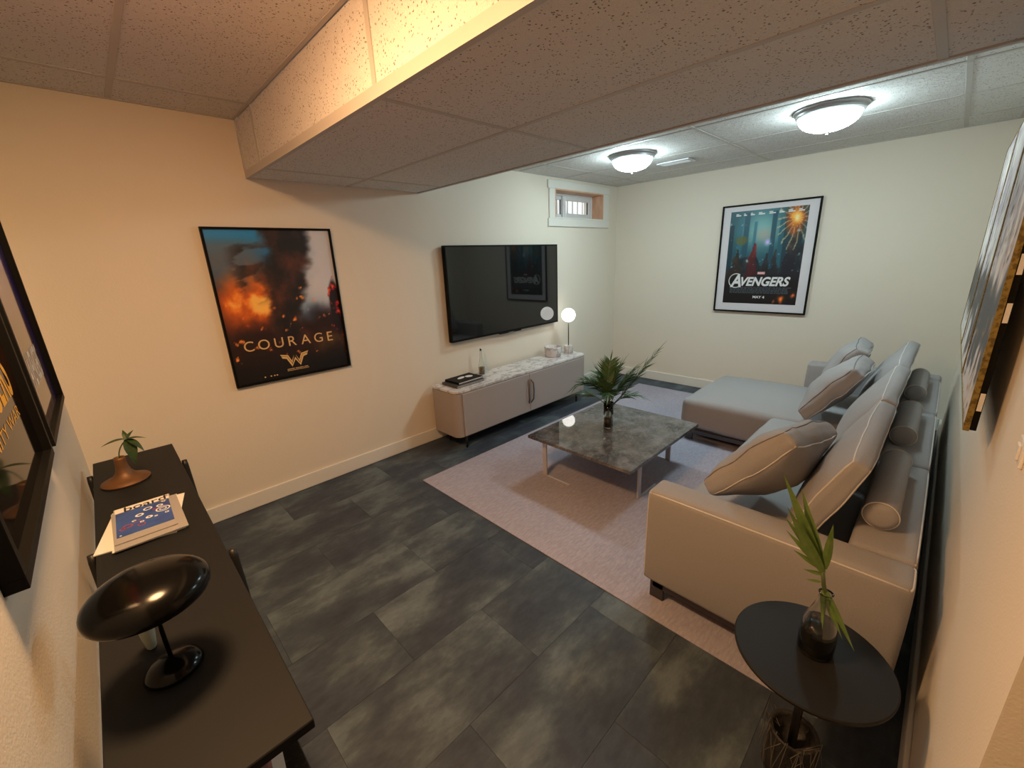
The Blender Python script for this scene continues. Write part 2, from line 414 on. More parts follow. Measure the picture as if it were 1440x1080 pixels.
# suspended ceilings: tiles and T-bars
def ceiling(name, x0, x1, y0, y1, z, gx, gy):
    root = struct(add(name, box(nb(), x0, x1, y0, y1, z + .03, z + .12), M['grid']))
    xs = [x0] + [g for g in gx if x0 + .02 < g < x1 - .02] + [x1]; ys = [y0] + [g for g in sorted(gy) if y0 + .02 < g < y1 - .02] + [y1]
    for a0, a1 in zip(xs, xs[1:]):
        for b0, b1 in zip(ys, ys[1:]):
            add('ceiling_tile', box(nb(), a0 + .006, a1 - .006, b0 + .006, b1 - .006, z + .0025, z + .028, .002, 1), M['tile'], root)
    for g in xs[1:-1]: add('grid_bar', box(nb(), g - .012, g + .012, y0, y1, z, z + .006, .0015, 1), M['grid'], root)
    for g in ys[1:-1]:
        for a0, a1 in zip(xs, xs[1:]): add('grid_bar', box(nb(), a0 + .012, a1 - .012, g - .012, g + .012, z, z + .006, .0015, 1), M['grid'], root)
    for (a0, a1, b0, b1) in ((x0, x1, y1 - .018, y1), (x0, x1, y0, y0 + .018), (x0, x0 + .018, y0 + .018, y1 - .018), (x1 - .018, x1, y0 + .018, y1 - .018)):
        add('wall_angle', box(nb(), a0, a1, b0, b1, z - .001, z + .005), M['grid'], root)
    return root
ceiling('ceiling', XW, BX0, YH, YT, ZC1, [0.265], [2.65, 1.43, 0.21, -1.01])
ceiling('ceiling_far', BX1, XB, YR, YT, ZC2, [2.44, 3.05, 3.70, 4.33], [2.62, 1.345, 0.105])
# bulkhead: boxed beam with tiles on its faces
bk = struct(add('bulkhead', box(nb(), BX0 + .02, BX1 - .02, YR, YT, ZB + .02, 2.55), M['grid']))
by = [YR, 0.125, 1.383, 2.645, YT]
for b0, b1 in zip(by, by[1:]):
    add('face_tile', box(nb(), BX0 + .004, BX0 + .02, b0 + .004, b1 - .004, ZB + .035, ZC1, .002, 1), M['tile'], bk)
    add('face_tile', box(nb(), BX1 - .02, BX1 - .004, b0 + .004, b1 - .004, ZB + .03, ZC2 + .02, .002, 1), M['tile'], bk)
    for a0, a1 in ((BX0 + .02, 1.385), (1.385, BX1 - .02)):
        add('ceiling_tile', box(nb(), a0 + .006, a1 - .006, b0 + .006, b1 - .006, ZB + .0025, ZB + .02, .002, 1), M['tile'], bk)
add('grid_bar', box(nb(), 1.373, 1.397, YR, YT, ZB, ZB + .005, .0015, 1), M['grid'], bk)
for g in by[1:-1]:
    add('grid_bar', box(nb(), BX0 + .02, 1.373, g - .012, g + .012, ZB, ZB + .005, .0015, 1), M['grid'], bk)
    add('grid_bar', box(nb(), 1.397, BX1 - .02, g - .012, g + .012, ZB, ZB + .005, .0015, 1), M['grid'], bk)
    add('grid_bar', box(nb(), BX0, BX0 + .004, g - .012, g + .012, ZB + .036, ZC1), M['grid'], bk)
def angle_trim(x, sx):
    bm = nb(); box(bm, min(x, x + sx * .022), max(x, x + sx * .022), YR, YT, ZB - .002, ZB + .004); box(bm, min(x, x + sx * .004), max(x, x + sx * .004), YR, YT, ZB + .004, ZB + .036)
    add('corner_angle', bm, M['grid'], bk)
angle_trim(BX0, 1); angle_trim(BX1, -1)
add('wall_angle', box(nb(), BX0 - .001, BX0 + .004, YT - .018, YT, ZB + .036, ZC1), M['grid'], bk)

# window in the TV wall, with what is outside it
wn = struct(thing('window_1', 'x', 'x', (3.98, YT, 1.88))); del wn['label']; del wn['category']
ct = .018
def casing(x0, x1, z0, z1): add('casing', box(nb(), x0, x1, YT - ct, YT, z0, z1, .003, 1), M['trim'], wn)
casing(3.445, 4.535, 2.165, 2.240); casing(3.445, 4.535, 1.806, 1.885)
casing(3.462, wo[0], 1.885, 2.165); casing(wo[1], 4.52, 1.885, 2.165)
yf = 3.085
add('jamb', box(nb(), wo[1] - .012, wo[1], YT - ct, yf, wo[2] + .012, wo[3] - .012), M['wood'], wn)
add('jamb', box(nb(), wo[0], wo[0] + .012, YT - ct, yf, wo[2] + .012, wo[3] - .012), M['wood'], wn)
add('jamb', box(nb(), wo[0], wo[1], YT - ct, yf, wo[3] - .012, wo[3]), M['wood'], wn)
add('sill', box(nb(), wo[0], wo[1], YT - ct, yf, wo[2], wo[2] + .012), M['trim'], wn)
fr = nb()
for (a, b_, c, d) in ((wo[0], wo[1], wo[3] - .03, wo[3]), (wo[0], wo[1], wo[2], wo[2] + .03), (wo[0], wo[0] + .03, wo[2] + .03, wo[3] - .03), (wo[1] - .03, wo[1], wo[2] + .03, wo[3] - .03)):
    box(fr, a, b_, yf, yf + .07, c, d, .003, 1)
add('window_frame', fr, M['vinyl'], wn)
def sash(x0, x1, y, t=.03):
    z0, z1 = wo[2] + .03, wo[3] - .03; s = nb()
    box(s, x0, x0 + t, y, y + .025, z0, z1, .003, 1); box(s, x1 - t, x1, y, y + .025, z0, z1, .003, 1)
    box(s, x0 + t, x1 - t, y, y + .025, z0, z0 + t, .003, 1); box(s, x0 + t, x1 - t, y, y + .025, z1 - t, z1, .003, 1)
    f = add('sash', s, M['vinyl'], wn)
    g = nb(); e = .006
    for (a, b_, c, d) in ((x0 + t, x0 + t + e, z0 + t, z1 - t), (x1 - t - e, x1 - t, z0 + t, z1 - t)): box(g, a, b_, y + .006, y + .02, c, d)
    add('gasket', g, M['gasket'], f)
    add('pane', box(nb(), x0 + t + e, x1 - t - e, y + .010, y + .014, z0 + t, z1 - t), M['pane'], f)
sash(3.87, 4.375, yf + .006, .045); sash(3.585, 3.905, yf + .036, .035)
fc = thing('garden_fence', 'white board fence standing outside behind the small high window', 'fence', (4.3, 3.75, 1.3))
for k in range(26):
    x = 3.0 + k * .112
    add('board', box(nb(), x, x + .092, 3.75, 3.77, 1.55, 2.9, .003, 1), M['fencewhite'], fc)
add('backing', box(nb(), 2.95, 5.95, 3.772, 3.778, 1.56, 2.88), M['gasket'], fc)  # dark sheet added to block the bright sky, so board gaps read dark
add('rail', box(nb(), 2.95, 5.95, 3.778, 3.80, 1.60, 1.68), M['fencewhite'], fc); add('rail', box(nb(), 2.95, 5.95, 3.778, 3.80, 2.6, 2.68), M['fencewhite'], fc)
struct(add('ground', box(nb(), 2.0, 6.5, YT + .26, 6.0, 1.40, 1.55), M['gravel']))

# ------------------------------------------------------------------ lights of the room
def ceiling_light(x, y, z, label, dm, group, r=.185, drop=.085):
    t = thing('ceiling_light', label, 'light', (x, y, z), group)
    bm = nb(); lathe(bm, [(0, 0), (r, 0), (r, -.006), (r - .006, -.014), (r - .012, -.018), (r - .014, -.028), (r - .026, -.036), (r - .03, -.034), (0, -.02)], (x, y, z), 48)
    add('rim', bm, M['nickel'], t, True)
    q = r - .03; bm = nb(); lathe(bm, [(q, -.034)] + [(q * math.cos(a), -.034 - drop * math.sin(a) ** .9) for a in [PI / 2 * k / 10 for k in range(1, 10)]] + [(0, -.034 - drop)], (x, y, z), 40)
    add('diffuser', bm, dm, t, 'all')
    bm = nb(); lathe(bm, [(0, 0), (.013, 0), (.015, -.007), (.006, -.012), (.008, -.018), (0, -.024)], (x, y, z - .032 - drop), 16)
    add('finial', bm, M['nickel'], t, True)
G = 'flush dome lights on the ceiling'
ceiling_light(3.385, 1.985, ZC2, 'glowing frosted dome ceiling light nearer the small window and vent', M['dome'], G)
ceiling_light(3.335, .665, ZC2, 'glowing frosted dome ceiling light over the sofa, the larger looking one', M['dome'], G)
ceiling_light(.08, 1.16, ZC1, 'warm shallow dome ceiling light above the black desk', M['dome_warm'], G, .185, .03)
vt = thing('ceiling_vent', 'small white slotted air vent in the ceiling beside the dome light', 'vent', (3.96, 1.88, ZC2))
bm = nb(); x0, x1, y0, y1, z0, z1 = 3.88, 4.03, 1.74, 2.03, ZC2 - .012, ZC2 - .001
for (a, b_, c, d) in ((x0, x1, y0, y0 + .02), (x0, x1, y1 - .02, y1), (x0, x0 + .03, y0 + .02, y1 - .02), (x1 - .03, x1, y0 + .02, y1 - .02)): box(bm, a, b_, c, d, z0, z1, .002, 1)
add('frame', bm, M['vent'], vt)
add('duct', box(nb(), x0 + .03, x1 - .03, y0 + .02, y1 - .02, z1 - .003, z1), M['ventdark'], vt)
for k in range(3):
    x = x0 + .048 + k * .027; T = place(x, 0, ZC2 - .007) @ Matrix.Rotation(.7, 4, 'Y')
    add('louvre', box(nb(), -.009, .009, y0 + .02, y1 - .02, -.001, .001, T=T), M['vent'], vt)

# ------------------------------------------------------------------ rug
tag(add('rug', box(nb(), 1.387, 4.45, .05, 2.405, 0.0, .005, .002, 2), M['rug']), 'large pale lilac grey wool rug under the coffee table and sofa', 'rug')

# ------------------------------------------------------------------ sofa
RZ = .0056
sf = thing('sectional_sofa', 'grey linen sectional sofa with chaise end along the right wall', 'sofa', (2.9, .35, RZ))
FB = M['fabric']
def sblock(name, x0, x1, y0, y1, z0, z1, r=.03, bulge=(0, 0, 0), n=8, wr=0, seed=0, parent=sf):
    bm = nb(); f = soft(bm, (x1 - x0, y1 - y0, z1 - z0), r, place((x0 + x1) / 2, (y0 + y1) / 2, (z0 + z1) / 2), bulge, n, wr, 0, seed)
    return add(name, bm, FB, parent, 'all'), f
def pipe(parent, f, pts, m=None, r=.0032, closed=False):
    P_ = []
    for a, b2 in zip(pts, pts[1:] + ([pts[0]] if closed else [])):
        for k in range(12): P_.append(f(tuple(x + (y - x) * k / 12 for x, y in zip(a, b2))))
    if not closed: P_.append(f(pts[-1]))
    add('piping', tube(nb(), P_, r, 6, closed=closed), m or M['piping'], parent, 'all')
# near arm
arm, f = sblock('armrest', 1.472, 1.612, -.09, .735, .105, .548, .022, (.008, .006, .010), 8)
hx, hy, hz = .07, .4125, .2215
pipe(arm, f, [(-hx, -hy + .01, hz - .006), (-hx, hy - .004, hz - .006), (-hx, hy - .004, -hz + .01)])
pipe(arm, f, [(-hx, -hy + .002, hz - .006), (hx, -hy + .002, hz - .006)])
arm2, f = sblock('armrest', 4.172, 4.31, -.09, .715, .105, .555, .022, (.006, .006, .008), 8)
# low backs
bx = [1.614, 2.43, 3.30, 4.170]
for k in range(3):
    o, f = sblock('back_section', bx[k], bx[k + 1] - .003, -.09, .082, .105, .548, .02, (.002, .006, .008), 8)
    h = (bx[k + 1] - .003 - bx[k]) / 2
    pipe(o, f, [(-h + .002, -.086, .2215 - .004), (h - .002, -.086, .2215 - .004)])
# seats and chaise
for (x0, x1, sd) in ((1.616, 2.447, 1), (2.452, 3.245, 2)):
    o, f = sblock('seat_cushion', x0, x1, .084, .722, .125, .352, .03, (.006, .016, .020), 10, .003, sd)
o, f = sblock('chaise_cushion', 3.252, 4.168, .084, 1.372, .115, .345, .035, (.008, .018, .055), 12, .004, 3)
# base and feet
def bar(bm, x0, x1, y0, y1, z0, z1): box(bm, x0, x1, y0, y1, z0, z1, .002, 1)
bm = nb(); bar(bm, 1.53, 3.28, .0, .66, .075, .112); bar(bm, 3.28, 4.24, .0, 1.28, .075, .112)
add('plinth', bm, M['cab_gap'], sf)
bm = nb(); bar(bm, 1.50, 1.525, -.05, .70, .062, .095); bar(bm, 1.525, 3.29, .675, .70, .062, .095); bar(bm, 3.27, 3.295, .70, 1.33, .062, .095); bar(bm, 3.295, 4.25, 1.305, 1.33, .062, .095); bar(bm, 4.25, 4.275, -.05, 1.33, .062, .095)
add('base_rail', bm, M['darksteel'], sf)
for (x, y) in ((1.500, .648), (1.500, -.075), (2.45, .648), (3.268, 1.268), (4.21, 1.268), (4.25, -.075), (3.268, .75)):
    z0 = RZ
    add('foot', box(nb(), x, x + .016, y, y + .062, z0, .104, .002, 1), M['darksteel'], sf)
# loose back cushions
def backcushion(x0, x1, label, sd, puff=.085):
    e1 = Vector((0, -.39, .921)); n_ = Vector((0, .921, .39)); wd = x1 - x0; ht = .455; th = .062
    c = Vector(((x0 + x1) / 2, .265, .394)) + e1 * (ht / 2) - n_ * .0
    t = thing('back_cushion', label, 'cushion', (c.x, c.y, .38), 'loose back cushions on the sofa')
    T = axes(c, X, e1, n_)
    bm = nb(); f = soft(bm, (wd, ht, th), .016, T, (0, .016, puff), 14, .006, .012, sd, 5, .16)
    add('cushion_body', bm, FB, t, 'all')
    hx, hy, hz = wd / 2, ht / 2, th / 2
    for s in (-1, 1):
        pipe(t, f, [(-hx + .006, -hy + .006, s * hz), (hx - .006, -hy + .006, s * hz), (hx - .006, hy - .006, s * hz), (-hx + .006, hy - .006, s * hz)], closed=True)
backcushion(1.65, 2.425, 'large grey back cushion nearest the armrest, with pale piping', 1, .05)
backcushion(2.455, 3.23, 'large grey back cushion in the middle of the sofa back', 2, .06)
backcushion(3.25, 4.09, 'large grey back cushion at the far chaise end of the sofa', 3, .06)
# bolster rolls behind them, lying on the low back
def bolster(x0, x1, label):
    r = .048; cy, cz = .022, .558 + r
    t = thing('bolster', label, 'bolster', ((x0 + x1) / 2, cy, .558), 'bolster rolls along the sofa back')
    L = x1 - x0; prof = [(0, -.006), (r * .6, -.005), (r * .92, 0.0), (r, .010), (r * 1.01, L / 2), (r, L - .010), (r * .92, L), (r * .6, L + .005), (0, L + .006)]
    bm = nb(); lathe(bm, prof, (0, 0, 0), 28)
    bmesh.ops.transform(bm, matrix=place(x0, cy, cz) @ Matrix.Rotation(PI / 2, 4, 'Y'), verts=bm.verts[:])
    add('roll', bm, FB, t, 'all')
    for x in (x0 + .008, x1 - .008):
        add('piping', tube(nb(), [(x, cy + (r + .001) * math.cos(a), cz + (r + .001) * math.sin(a)) for a in [2 * PI * k / 28 for k in range(28)]], .0025, 5, closed=True), M['piping'], t, 'all')
bolster(1.74, 2.30, 'cylindrical grey bolster on the sofa back, nearest the side table')
bolster(2.62, 3.12, 'cylindrical grey bolster on the sofa back, middle of the three')
bolster(3.48, 4.00, 'cylindrical grey bolster on the sofa back, farthest from the side table')
# throw pillows
def pillow(A_, e1, e2, h, wd, th, label, sd, puff=.07, bp_=1.0):
    e1 = e1.normalized(); e2 = (e2 - e1 * e2.dot(e1)).normalized(); n_ = e2.cross(e1)
    if n_.y < 0: n_ = -n_
    c = A_ + e1 * (h / 2) + e2 * (wd / 2)
    T = axes(c, e2, e1, n_)
    bm = nb(); f = soft(bm, (wd, h, th), .02, T, (.008, .008, puff), 14, .012, .06, sd, 7, bp_)
    zmin = min(v.co.z for v in bm.verts)
    t = thing('throw_pillow', label, 'pillow', (c.x, c.y, zmin), 'throw pillows on the sofa')
    add('pillow_body', bm, FB, t, 'all')
    hx, hy, hz = wd / 2, h / 2, th / 2
    for s, m_ in ((-1, M['piping']), (1, M['piping_dark'])):
        pipe(t, f, [(-hx + .004, -hy + .004, s * hz), (hx - .004, -hy + .004, s * hz), (hx - .004, hy - .004, s * hz), (-hx + .004, hy - .004, s * hz)], m_, .0028, True)
pillow(Vector((1.70, .585, .515)), Vector((0, -.66, .75)), Vector((.95, -.10, -.24)), .42, .43, .07, 'plump tilted throw pillow nearest the armrest, above the side table plant', 1, .06, 1.7)
pillow(Vector((3.06, .515, .455)), Vector((0, -.60, .80)), Vector((1, .02, 0)), .42, .42, .08, 'throw pillow leaning at the corner of seat and chaise', 2, .07, .5)
pillow(Vector((3.58, .495, .465)), Vector((0, -.45, .89)), Vector((1, .05, 0)), .40, .38, .09, 'throw pillow farthest back, on the chaise near the far armrest', 3, .07, .4)

# ------------------------------------------------------------------ coffee table with palm vase
TZ = .32
tb = thing('coffee_table', 'low square coffee table with grey marble top and thin steel legs', 'table', (2.4, 1.48, RZ))
add('tabletop', box(nb(), 1.94, 2.875, 1.075, 1.875, TZ - .022, TZ, .003, 2), M['greymarble'], tb)
def leg(px, py, dx, dy):
    bm = nb(); w2, t2 = .018, .006
    sx, sy = (w2 if dx else t2), (w2 if dy else t2)
    box(bm, px - sx, px + sx, py - sy, py + sy, RZ, TZ - .022, .002, 1)
    L = .22
    ex, ey = px + dx * L, py + dy * L
    box(bm, min(px, ex) - (t2 if dy else 0), max(px, ex) + (t2 if dy else 0), min(py, ey) - (t2 if dx else 0), max(py, ey) + (t2 if dx else 0), TZ - .034, TZ - .022, .001, 1)
    box(bm, min(px, ex) - (t2 if dy else 0), max(px, ex) + (t2 if dy else 0), min(py, ey) - (t2 if dx else 0), max(py, ey) + (t2 if dx else 0), RZ, RZ + .006, .001, 1)
    add('leg', bm, M['steel'], tb)
leg(2.02, 1.79, 0, -1); leg(2.19, 1.15, 1, 0); leg(2.80, 1.25, 0, 1); leg(2.64, 1.80, -1, 0)

def glassvase(prof_out, c, m, wall=.003, n=28):
    prof = prof_out + [(max(r - wall, .001), z if i else z + wall) for i, (r, z) in reversed(list(enumerate(prof_out)))] + [(0, wall)]
    return lathe(nb(), [(0, 0)] + prof, c, n)
leaf_me = None
def leaf_mesh(name, wd, fold=.25, droop=.15, seg=6):
    me = bpy.data.meshes.new(name); vs, fs = [], []
    for i in range(seg + 1):
        t = i / seg; ww = wd * math.sin(PI * min(.97, (t * .92 + .08)) ** .75) * (1 - t * .15)
        if i == seg: ww = .0
        z = -droop * t * t
        vs += [(-ww, t, z + fold * ww), (0, t, z), (ww, t, z + fold * ww)]
    for i in range(seg):
        a = i * 3; fs += [(a, a + 1, a + 4, a + 3), (a + 1, a + 2, a + 5, a + 4)]
    me.from_pydata(vs, [], fs); return me
LM = leaf_mesh('leaflet', .075, .3, .18); LM.materials.append(M['leaf'])
def bez(p, k=10):
    p = [Vector(q) for q in p]; out = []
    for i in range(k + 1):
        t = i / k; out.append(p[0] * (1 - t) ** 2 + p[1] * 2 * t * (1 - t) + p[2] * t * t)
    return out
def at_frame(o, pos, d, nrm, sc_, parent):
    """orient child: local +Y along d, +Z near nrm"""
    d = d.normalized(); xx = d.cross(nrm).normalized(); zz = xx.cross(d)
    Mx = Matrix(((xx.x, d.x, zz.x), (xx.y, d.y, zz.y), (xx.z, d.z, zz.z))).to_4x4()
    COL.objects.link(o); o.parent = parent
    o.matrix_local = Matrix.Translation(Vector(pos) - W[parent.name]) @ Mx @ Matrix.Diagonal((sc_[0], sc_[1], sc_[2], 1))
    W[o.name] = Vector(pos)
def frond(root, pts, n, ll, seed, spread=1.0):
    rnd = random.Random(seed); C_ = bez(pts, 16)
    o = add('frond', tube(nb(), C_, [.0035 - .0026 * i / 16 for i in range(17)], 5), M['stem'], root, 'all', origin=C_[0])
    for i in range(n):
        t = .22 + .78 * (i + .5) / n; k = min(15, int(t * 16)); p = C_[k].lerp(C_[k + 1], t * 16 - k); tg = (C_[k + 1] - C_[k]).normalized()
        side = tg.cross(Z); side = side.normalized() if side.length > .05 else X.copy(); nn = side.cross(tg).normalized()
        fwd_ = .55 + .75 * t
        for s in (-1, 1):
            d = side * s * spread + tg * fwd_ + nn * rnd.uniform(-.05, .28)
            L = ll * (math.sin(PI * (.18 + .72 * t)) ** .6) * rnd.uniform(.85, 1.12)
            l = bpy.data.objects.new('leaflet', LM)
            at_frame(l, p, d, nn, (L * .9, L, L * rnd.uniform(.3, 1.4)), o)
    d = (C_[-1] - C_[-2]); l = bpy.data.objects.new('leaflet', LM); at_frame(l, C_[-1], d, Z, (ll * .6, ll * .8, ll * .3), o)
VC = Vector((2.42, 1.534, TZ))
pv = thing('palm_vase', 'clear glass cylinder vase of green palm fronds on the coffee table', 'plant', VC)
add('vase', glassvase([(.033, 0), (.034, .006), (.033, .09), (.036, .185)], VC, None), M['glass'], pv, 'all')
add('water', lathe(nb(), [(0, .006), (.029, .006), (.029, .07), (0, .07)], VC, 24), mat('vase_water', (.045, .04, .025), .1), pv, 'all')
b0 = VC + Vector((0, 0, .02))
FR = [((2.42, 1.55, .50), (2.38, 1.60, .68), (2.33, 1.70, .66), 13, .12, 1.0), ((2.42, 1.52, .50), (2.44, 1.46, .66), (2.50, 1.38, .76), 14, .12, .9),
      ((2.42, 1.54, .50), (2.44, 1.56, .70), (2.50, 1.58, .78), 12, .12, 1.0), ((2.42, 1.52, .49), (2.36, 1.50, .62), (2.30, 1.52, .70), 12, .11, 1.0),
      ((2.43, 1.50, .50), (2.46, 1.42, .60), (2.585, 1.275, .875), 16, .125, .8),
      ((2.41, 1.55, .49), (2.37, 1.62, .72), (2.285, 1.745, .600), 14, .125, 1.0),
      ((2.42, 1.53, .50), (2.42, 1.52, .66), (2.46, 1.47, .775), 12, .13, 1.0),
      ((2.41, 1.54, .50), (2.40, 1.57, .66), (2.375, 1.60, .735), 12, .13, 1.0),
      ((2.43, 1.51, .48), (2.48, 1.44, .60), (2.555, 1.345, .545), 10, .11, 1.0),
      ((2.43, 1.55, .50), (2.50, 1.62, .68), (2.58, 1.72, .66), 12, .13, 1.0),
      ((2.40, 1.52, .49), (2.33, 1.47, .66), (2.25, 1.43, .62), 12, .12, 1.0),
      ((2.42, 1.54, .50), (2.46, 1.48, .62), (2.52, 1.42, .70), 12, .12, 1.0),
      ((2.41, 1.56, .49), (2.37, 1.68, .60), (2.34, 1.78, .53), 10, .11, 1.0)]
for i, (p0, p1, p2, n, ll, sp) in enumerate(FR): frond(pv, (p0, p1, p2), int(n * 1.25), ll, i, sp)
for i, (p0, p1, p2, *_r) in enumerate(FR[:6]):
    a = i * 1.05; add('stem', tube(nb(), [(VC.x + .016 * math.cos(a), VC.y + .016 * math.sin(a), TZ + .012), p0], .0032, 5), M['stem'], pv, 'all')

# ------------------------------------------------------------------ media cabinet and what stands on it
CT = .508
cb = thing('media_cabinet', 'long taupe sideboard with white marble top below the television', 'cabinet', (2.73, 2.74, 0))
CX0, CX1, CY0, CY1, CZ0 = 1.855, 3.60, 2.56, 2.905, .115
def roundrect(bm, x0, x1, y0, y1, z0, z1, r, seg=8, rb=None):
    pts = []
    rb = r if rb is None else rb
    for cx_, cy_, a0, rr in ((x1 - r, y0 + r, -PI / 2, r), (x1 - rb, y1 - rb, 0, rb), (x0 + rb, y1 - rb, PI / 2, rb), (x0 + r, y0 + r, PI, r)):
        for k in range(seg + 1):
            a = a0 + PI / 2 * k / seg; pts.append((cx_ + rr * math.cos(a), cy_ + rr * math.sin(a)))
    lo = [bm.verts.new((x, y, z0)) for x, y in pts]; hi = [bm.verts.new((x, y, z1)) for x, y in pts]
    bm.faces.new(lo[::-1]); bm.faces.new(hi)
    for k in range(len(pts)): bm.faces.new((lo[k], lo[(k + 1) % len(pts)], hi[(k + 1) % len(pts)], hi[k]))
    return bm
add('body', roundrect(nb(), CX0, CX1, CY0 + .012, CY1, CZ0, CT - .022, .06, 8, .02), M['cab'], cb, True)
add('shadow_gap', roundrect(nb(), CX0 + .006, CX1 - .006, CY0 + .016, CY1 - .004, CT - .022, CT - .017, .055), M['cab_gap'], cb)
add('marble_top', roundrect(nb(), CX0 + .002, CX1 - .002, CY0 + .010, CY1, CT - .017, CT, .06, 8, .02), M['whitemarble'], cb, True)
xm = 2.70
for (a, b_) in ((CX0 + .062, xm - .0015), (xm + .0015, CX1 - .062)):
    d = add('door', box(nb(), a, b_, CY0, CY0 + .0125, CZ0 + .004, CT - .026, .004, 2), M['cab'], cb)
    s = -1 if a < xm - .1 else 1
    hxp = xm + s * .012
    pts = [(hxp, CY0 + .002, .20), (hxp + s * .018, CY0 - .016, .235), (hxp + s * .022, CY0 - .019, .315), (hxp + s * .018, CY0 - .016, .395), (hxp, CY0 + .002, .43)]
    add('handle', tube(nb(), pts, .006, 8), M['bronze'], d, 'all')
for x in (1.955, 3.46):
    for y in (2.60, 2.83):
        add('leg', cyl(nb(), (x, y, 0), (x, y, CZ0), .008, .015, 12), M['blackmetal'], cb, 'all')
bm = nb()
for y in (2.60, 2.83): box(bm, 1.95, 3.465, y - .008, y + .008, CZ0 - .016, CZ0)
add('underframe', bm, M['blackmetal'], cb)
# books
def bookat(c, wd, dp, th, rz, cover, label, name='book', group=None, cat='book'):
    t = thing(name, label, cat, c, group); T = place(*c) @ Matrix.Rotation(rz, 4, 'Z')
    bm = nb(); box(bm, -wd / 2, wd / 2, -dp / 2, dp / 2, 0, .003, T=T); box(bm, -wd / 2, wd / 2, -dp / 2, dp / 2, th - .003, th, T=T); box(bm, -wd / 2, -wd / 2 + .003, -dp / 2, dp / 2, .003, th - .003, T=T)
    add('cover', bm, cover, t)
    add('pages', box(nb(), -wd / 2 + .003, wd / 2 - .004, -dp / 2 + .004, dp / 2 - .004, .003, th - .003, T=T), M['greypaper'] if cover is not M['black'] else M['whitepaper'], t)
    return t, T
GB = 'books stacked on the marble top'
t1, T1 = bookat((2.085, 2.755, CT), .30, .20, .022, .02, mat('dark_grey_cover', (.05, .05, .052), .5), 'dark grey book at the bottom of the stack on the sideboard', group=GB)
t2, T2 = bookat((2.10, 2.765, CT + .022), .27, .18, .018, .05, M['black'], 'black book with pale cover shapes, on top of the sideboard stack', group=GB)
for (cx_, cy_, rx, ry, a) in ((-.02, .015, .045, .022, .3), (.055, .0, .035, .03, -.2)):
    bm = nb(); lathe(bm, [(0, 0), (1, 0), (1, .0004), (0, .0004)], (0, 0, 0), 24)
    bmesh.ops.transform(bm, matrix=T2 @ place(cx_, cy_, .0181) @ Matrix.Rotation(a, 4, 'Z') @ Matrix.Diagonal((rx, ry, 1, 1)), verts=bm.verts[:])
    add('cover_print', bm, M['whiteink'], t2)
# decanter
dc = Vector((2.37, 2.845, CT))
t = thing('decanter', 'slender clear glass bottle with amber base behind the books', 'bottle', dc)
add('glass_body', glassvase([(.028, 0), (.030, .01), (.029, .07), (.022, .10), (.013, .15), (.009, .20), (.008, .235)], dc, None, .002), M['glass'], t, 'all')
add('amber_filling', lathe(nb(), [(0, .004), (.026, .004), (.026, .065), (0, .065)], dc, 24), M['amber'], t, 'all')
# marble bowl
bc = Vector((3.30, 2.78, CT))
bm = lathe(nb(), [(0, 0), (.075, 0), (.082, .006), (.088, .05), (.092, .098), (.089, .104), (.084, .098), (.078, .05), (.070, .012), (0, .010)], bc, 40)
tag(add('marble_bowl', bm, M['whitemarble'], None, 'all'), 'round white marble bowl on the right end of the sideboard', 'bowl')
# globe lamp
gc = Vector((3.515, 2.745, CT))
t = thing('globe_lamp', 'table lamp with glowing white globe on marble cylinder beside the bowl', 'lamp', gc)
add('base', lathe(nb(), [(0, 0), (.046, 0), (.048, .003), (.048, .080), (.045, .084), (0, .084)], gc, 32), M['whitemarble'], t, True)
add('stem', cyl(nb(), gc + Z * .08, gc + Z * .36, .0055, None, 10), M['darksteel'], t, 'all')
bm = nb(); bmesh.ops.create_uvsphere(bm, u_segments=32, v_segments=20, radius=.072, matrix=Matrix.Translation(gc + Z * .405))
add('globe', bm, M['globe'], t, 'all')

# ------------------------------------------------------------------ television
tv = thing('television', 'large flat black television mounted on the wall above the sideboard', 'television', (2.79, YT, .84))
tx0, tx1, tz0, tz1, ty = 2.098, 3.520, .832, 1.628, 2.893
add('wall_mount', box(nb(), 2.55, 3.05, 2.935, YT, 1.05, 1.4), M['black'], tv)
add('housing', box(nb(), tx0, tx1, ty + .004, 2.935, tz0, tz1, .004, 2), M['black'], tv)
bm = nb(); bz = .012
for (a, b_, c, d) in ((tx0, tx1, tz1 - bz, tz1), (tx0, tx1, tz0, tz0 + bz * 1.4), (tx0, tx0 + bz, tz0 + bz * 1.4, tz1 - bz), (tx1 - bz, tx1, tz0 + bz * 1.4, tz1 - bz)): box(bm, a, b_, ty - .002, ty + .004, c, d, .001, 1)
add('bezel', bm, M['black'], tv)
add('screen', box(nb(), tx0 + bz, tx1 - bz, ty, ty + .004, tz0 + bz * 1.4, tz1 - bz), M['screen'], tv)
add('logo_bar', box(nb(), 2.66, 2.95, ty - .003, ty + .02, tz0 - .010, tz0 + .001, .002, 1), M['black'], tv)
add('maker_mark', box(nb(), 2.775, 2.845, ty - .0036, ty - .003, tz0 - .0065, tz0 - .0035), M['steel'], tv)

# ------------------------------------------------------------------ framed pictures
def ring(bm, c, a, b2, n_, wd, ht, bw, d0, d1):
    """frame of four bars; face at distance d1 from c along n_, back at d0"""
    for (u0, u1, v0, v1) in ((-wd / 2, wd / 2, ht / 2 - bw, ht / 2), (-wd / 2, wd / 2, -ht / 2, -ht / 2 + bw), (-wd / 2, -wd / 2 + bw, -ht / 2 + bw, ht / 2 - bw), (wd / 2 - bw, wd / 2, -ht / 2 + bw, ht / 2 - bw)):
        box(bm, u0, u1, v0, v1, d0, d1, .001, 1, T=axes(c, a, b2, n_))
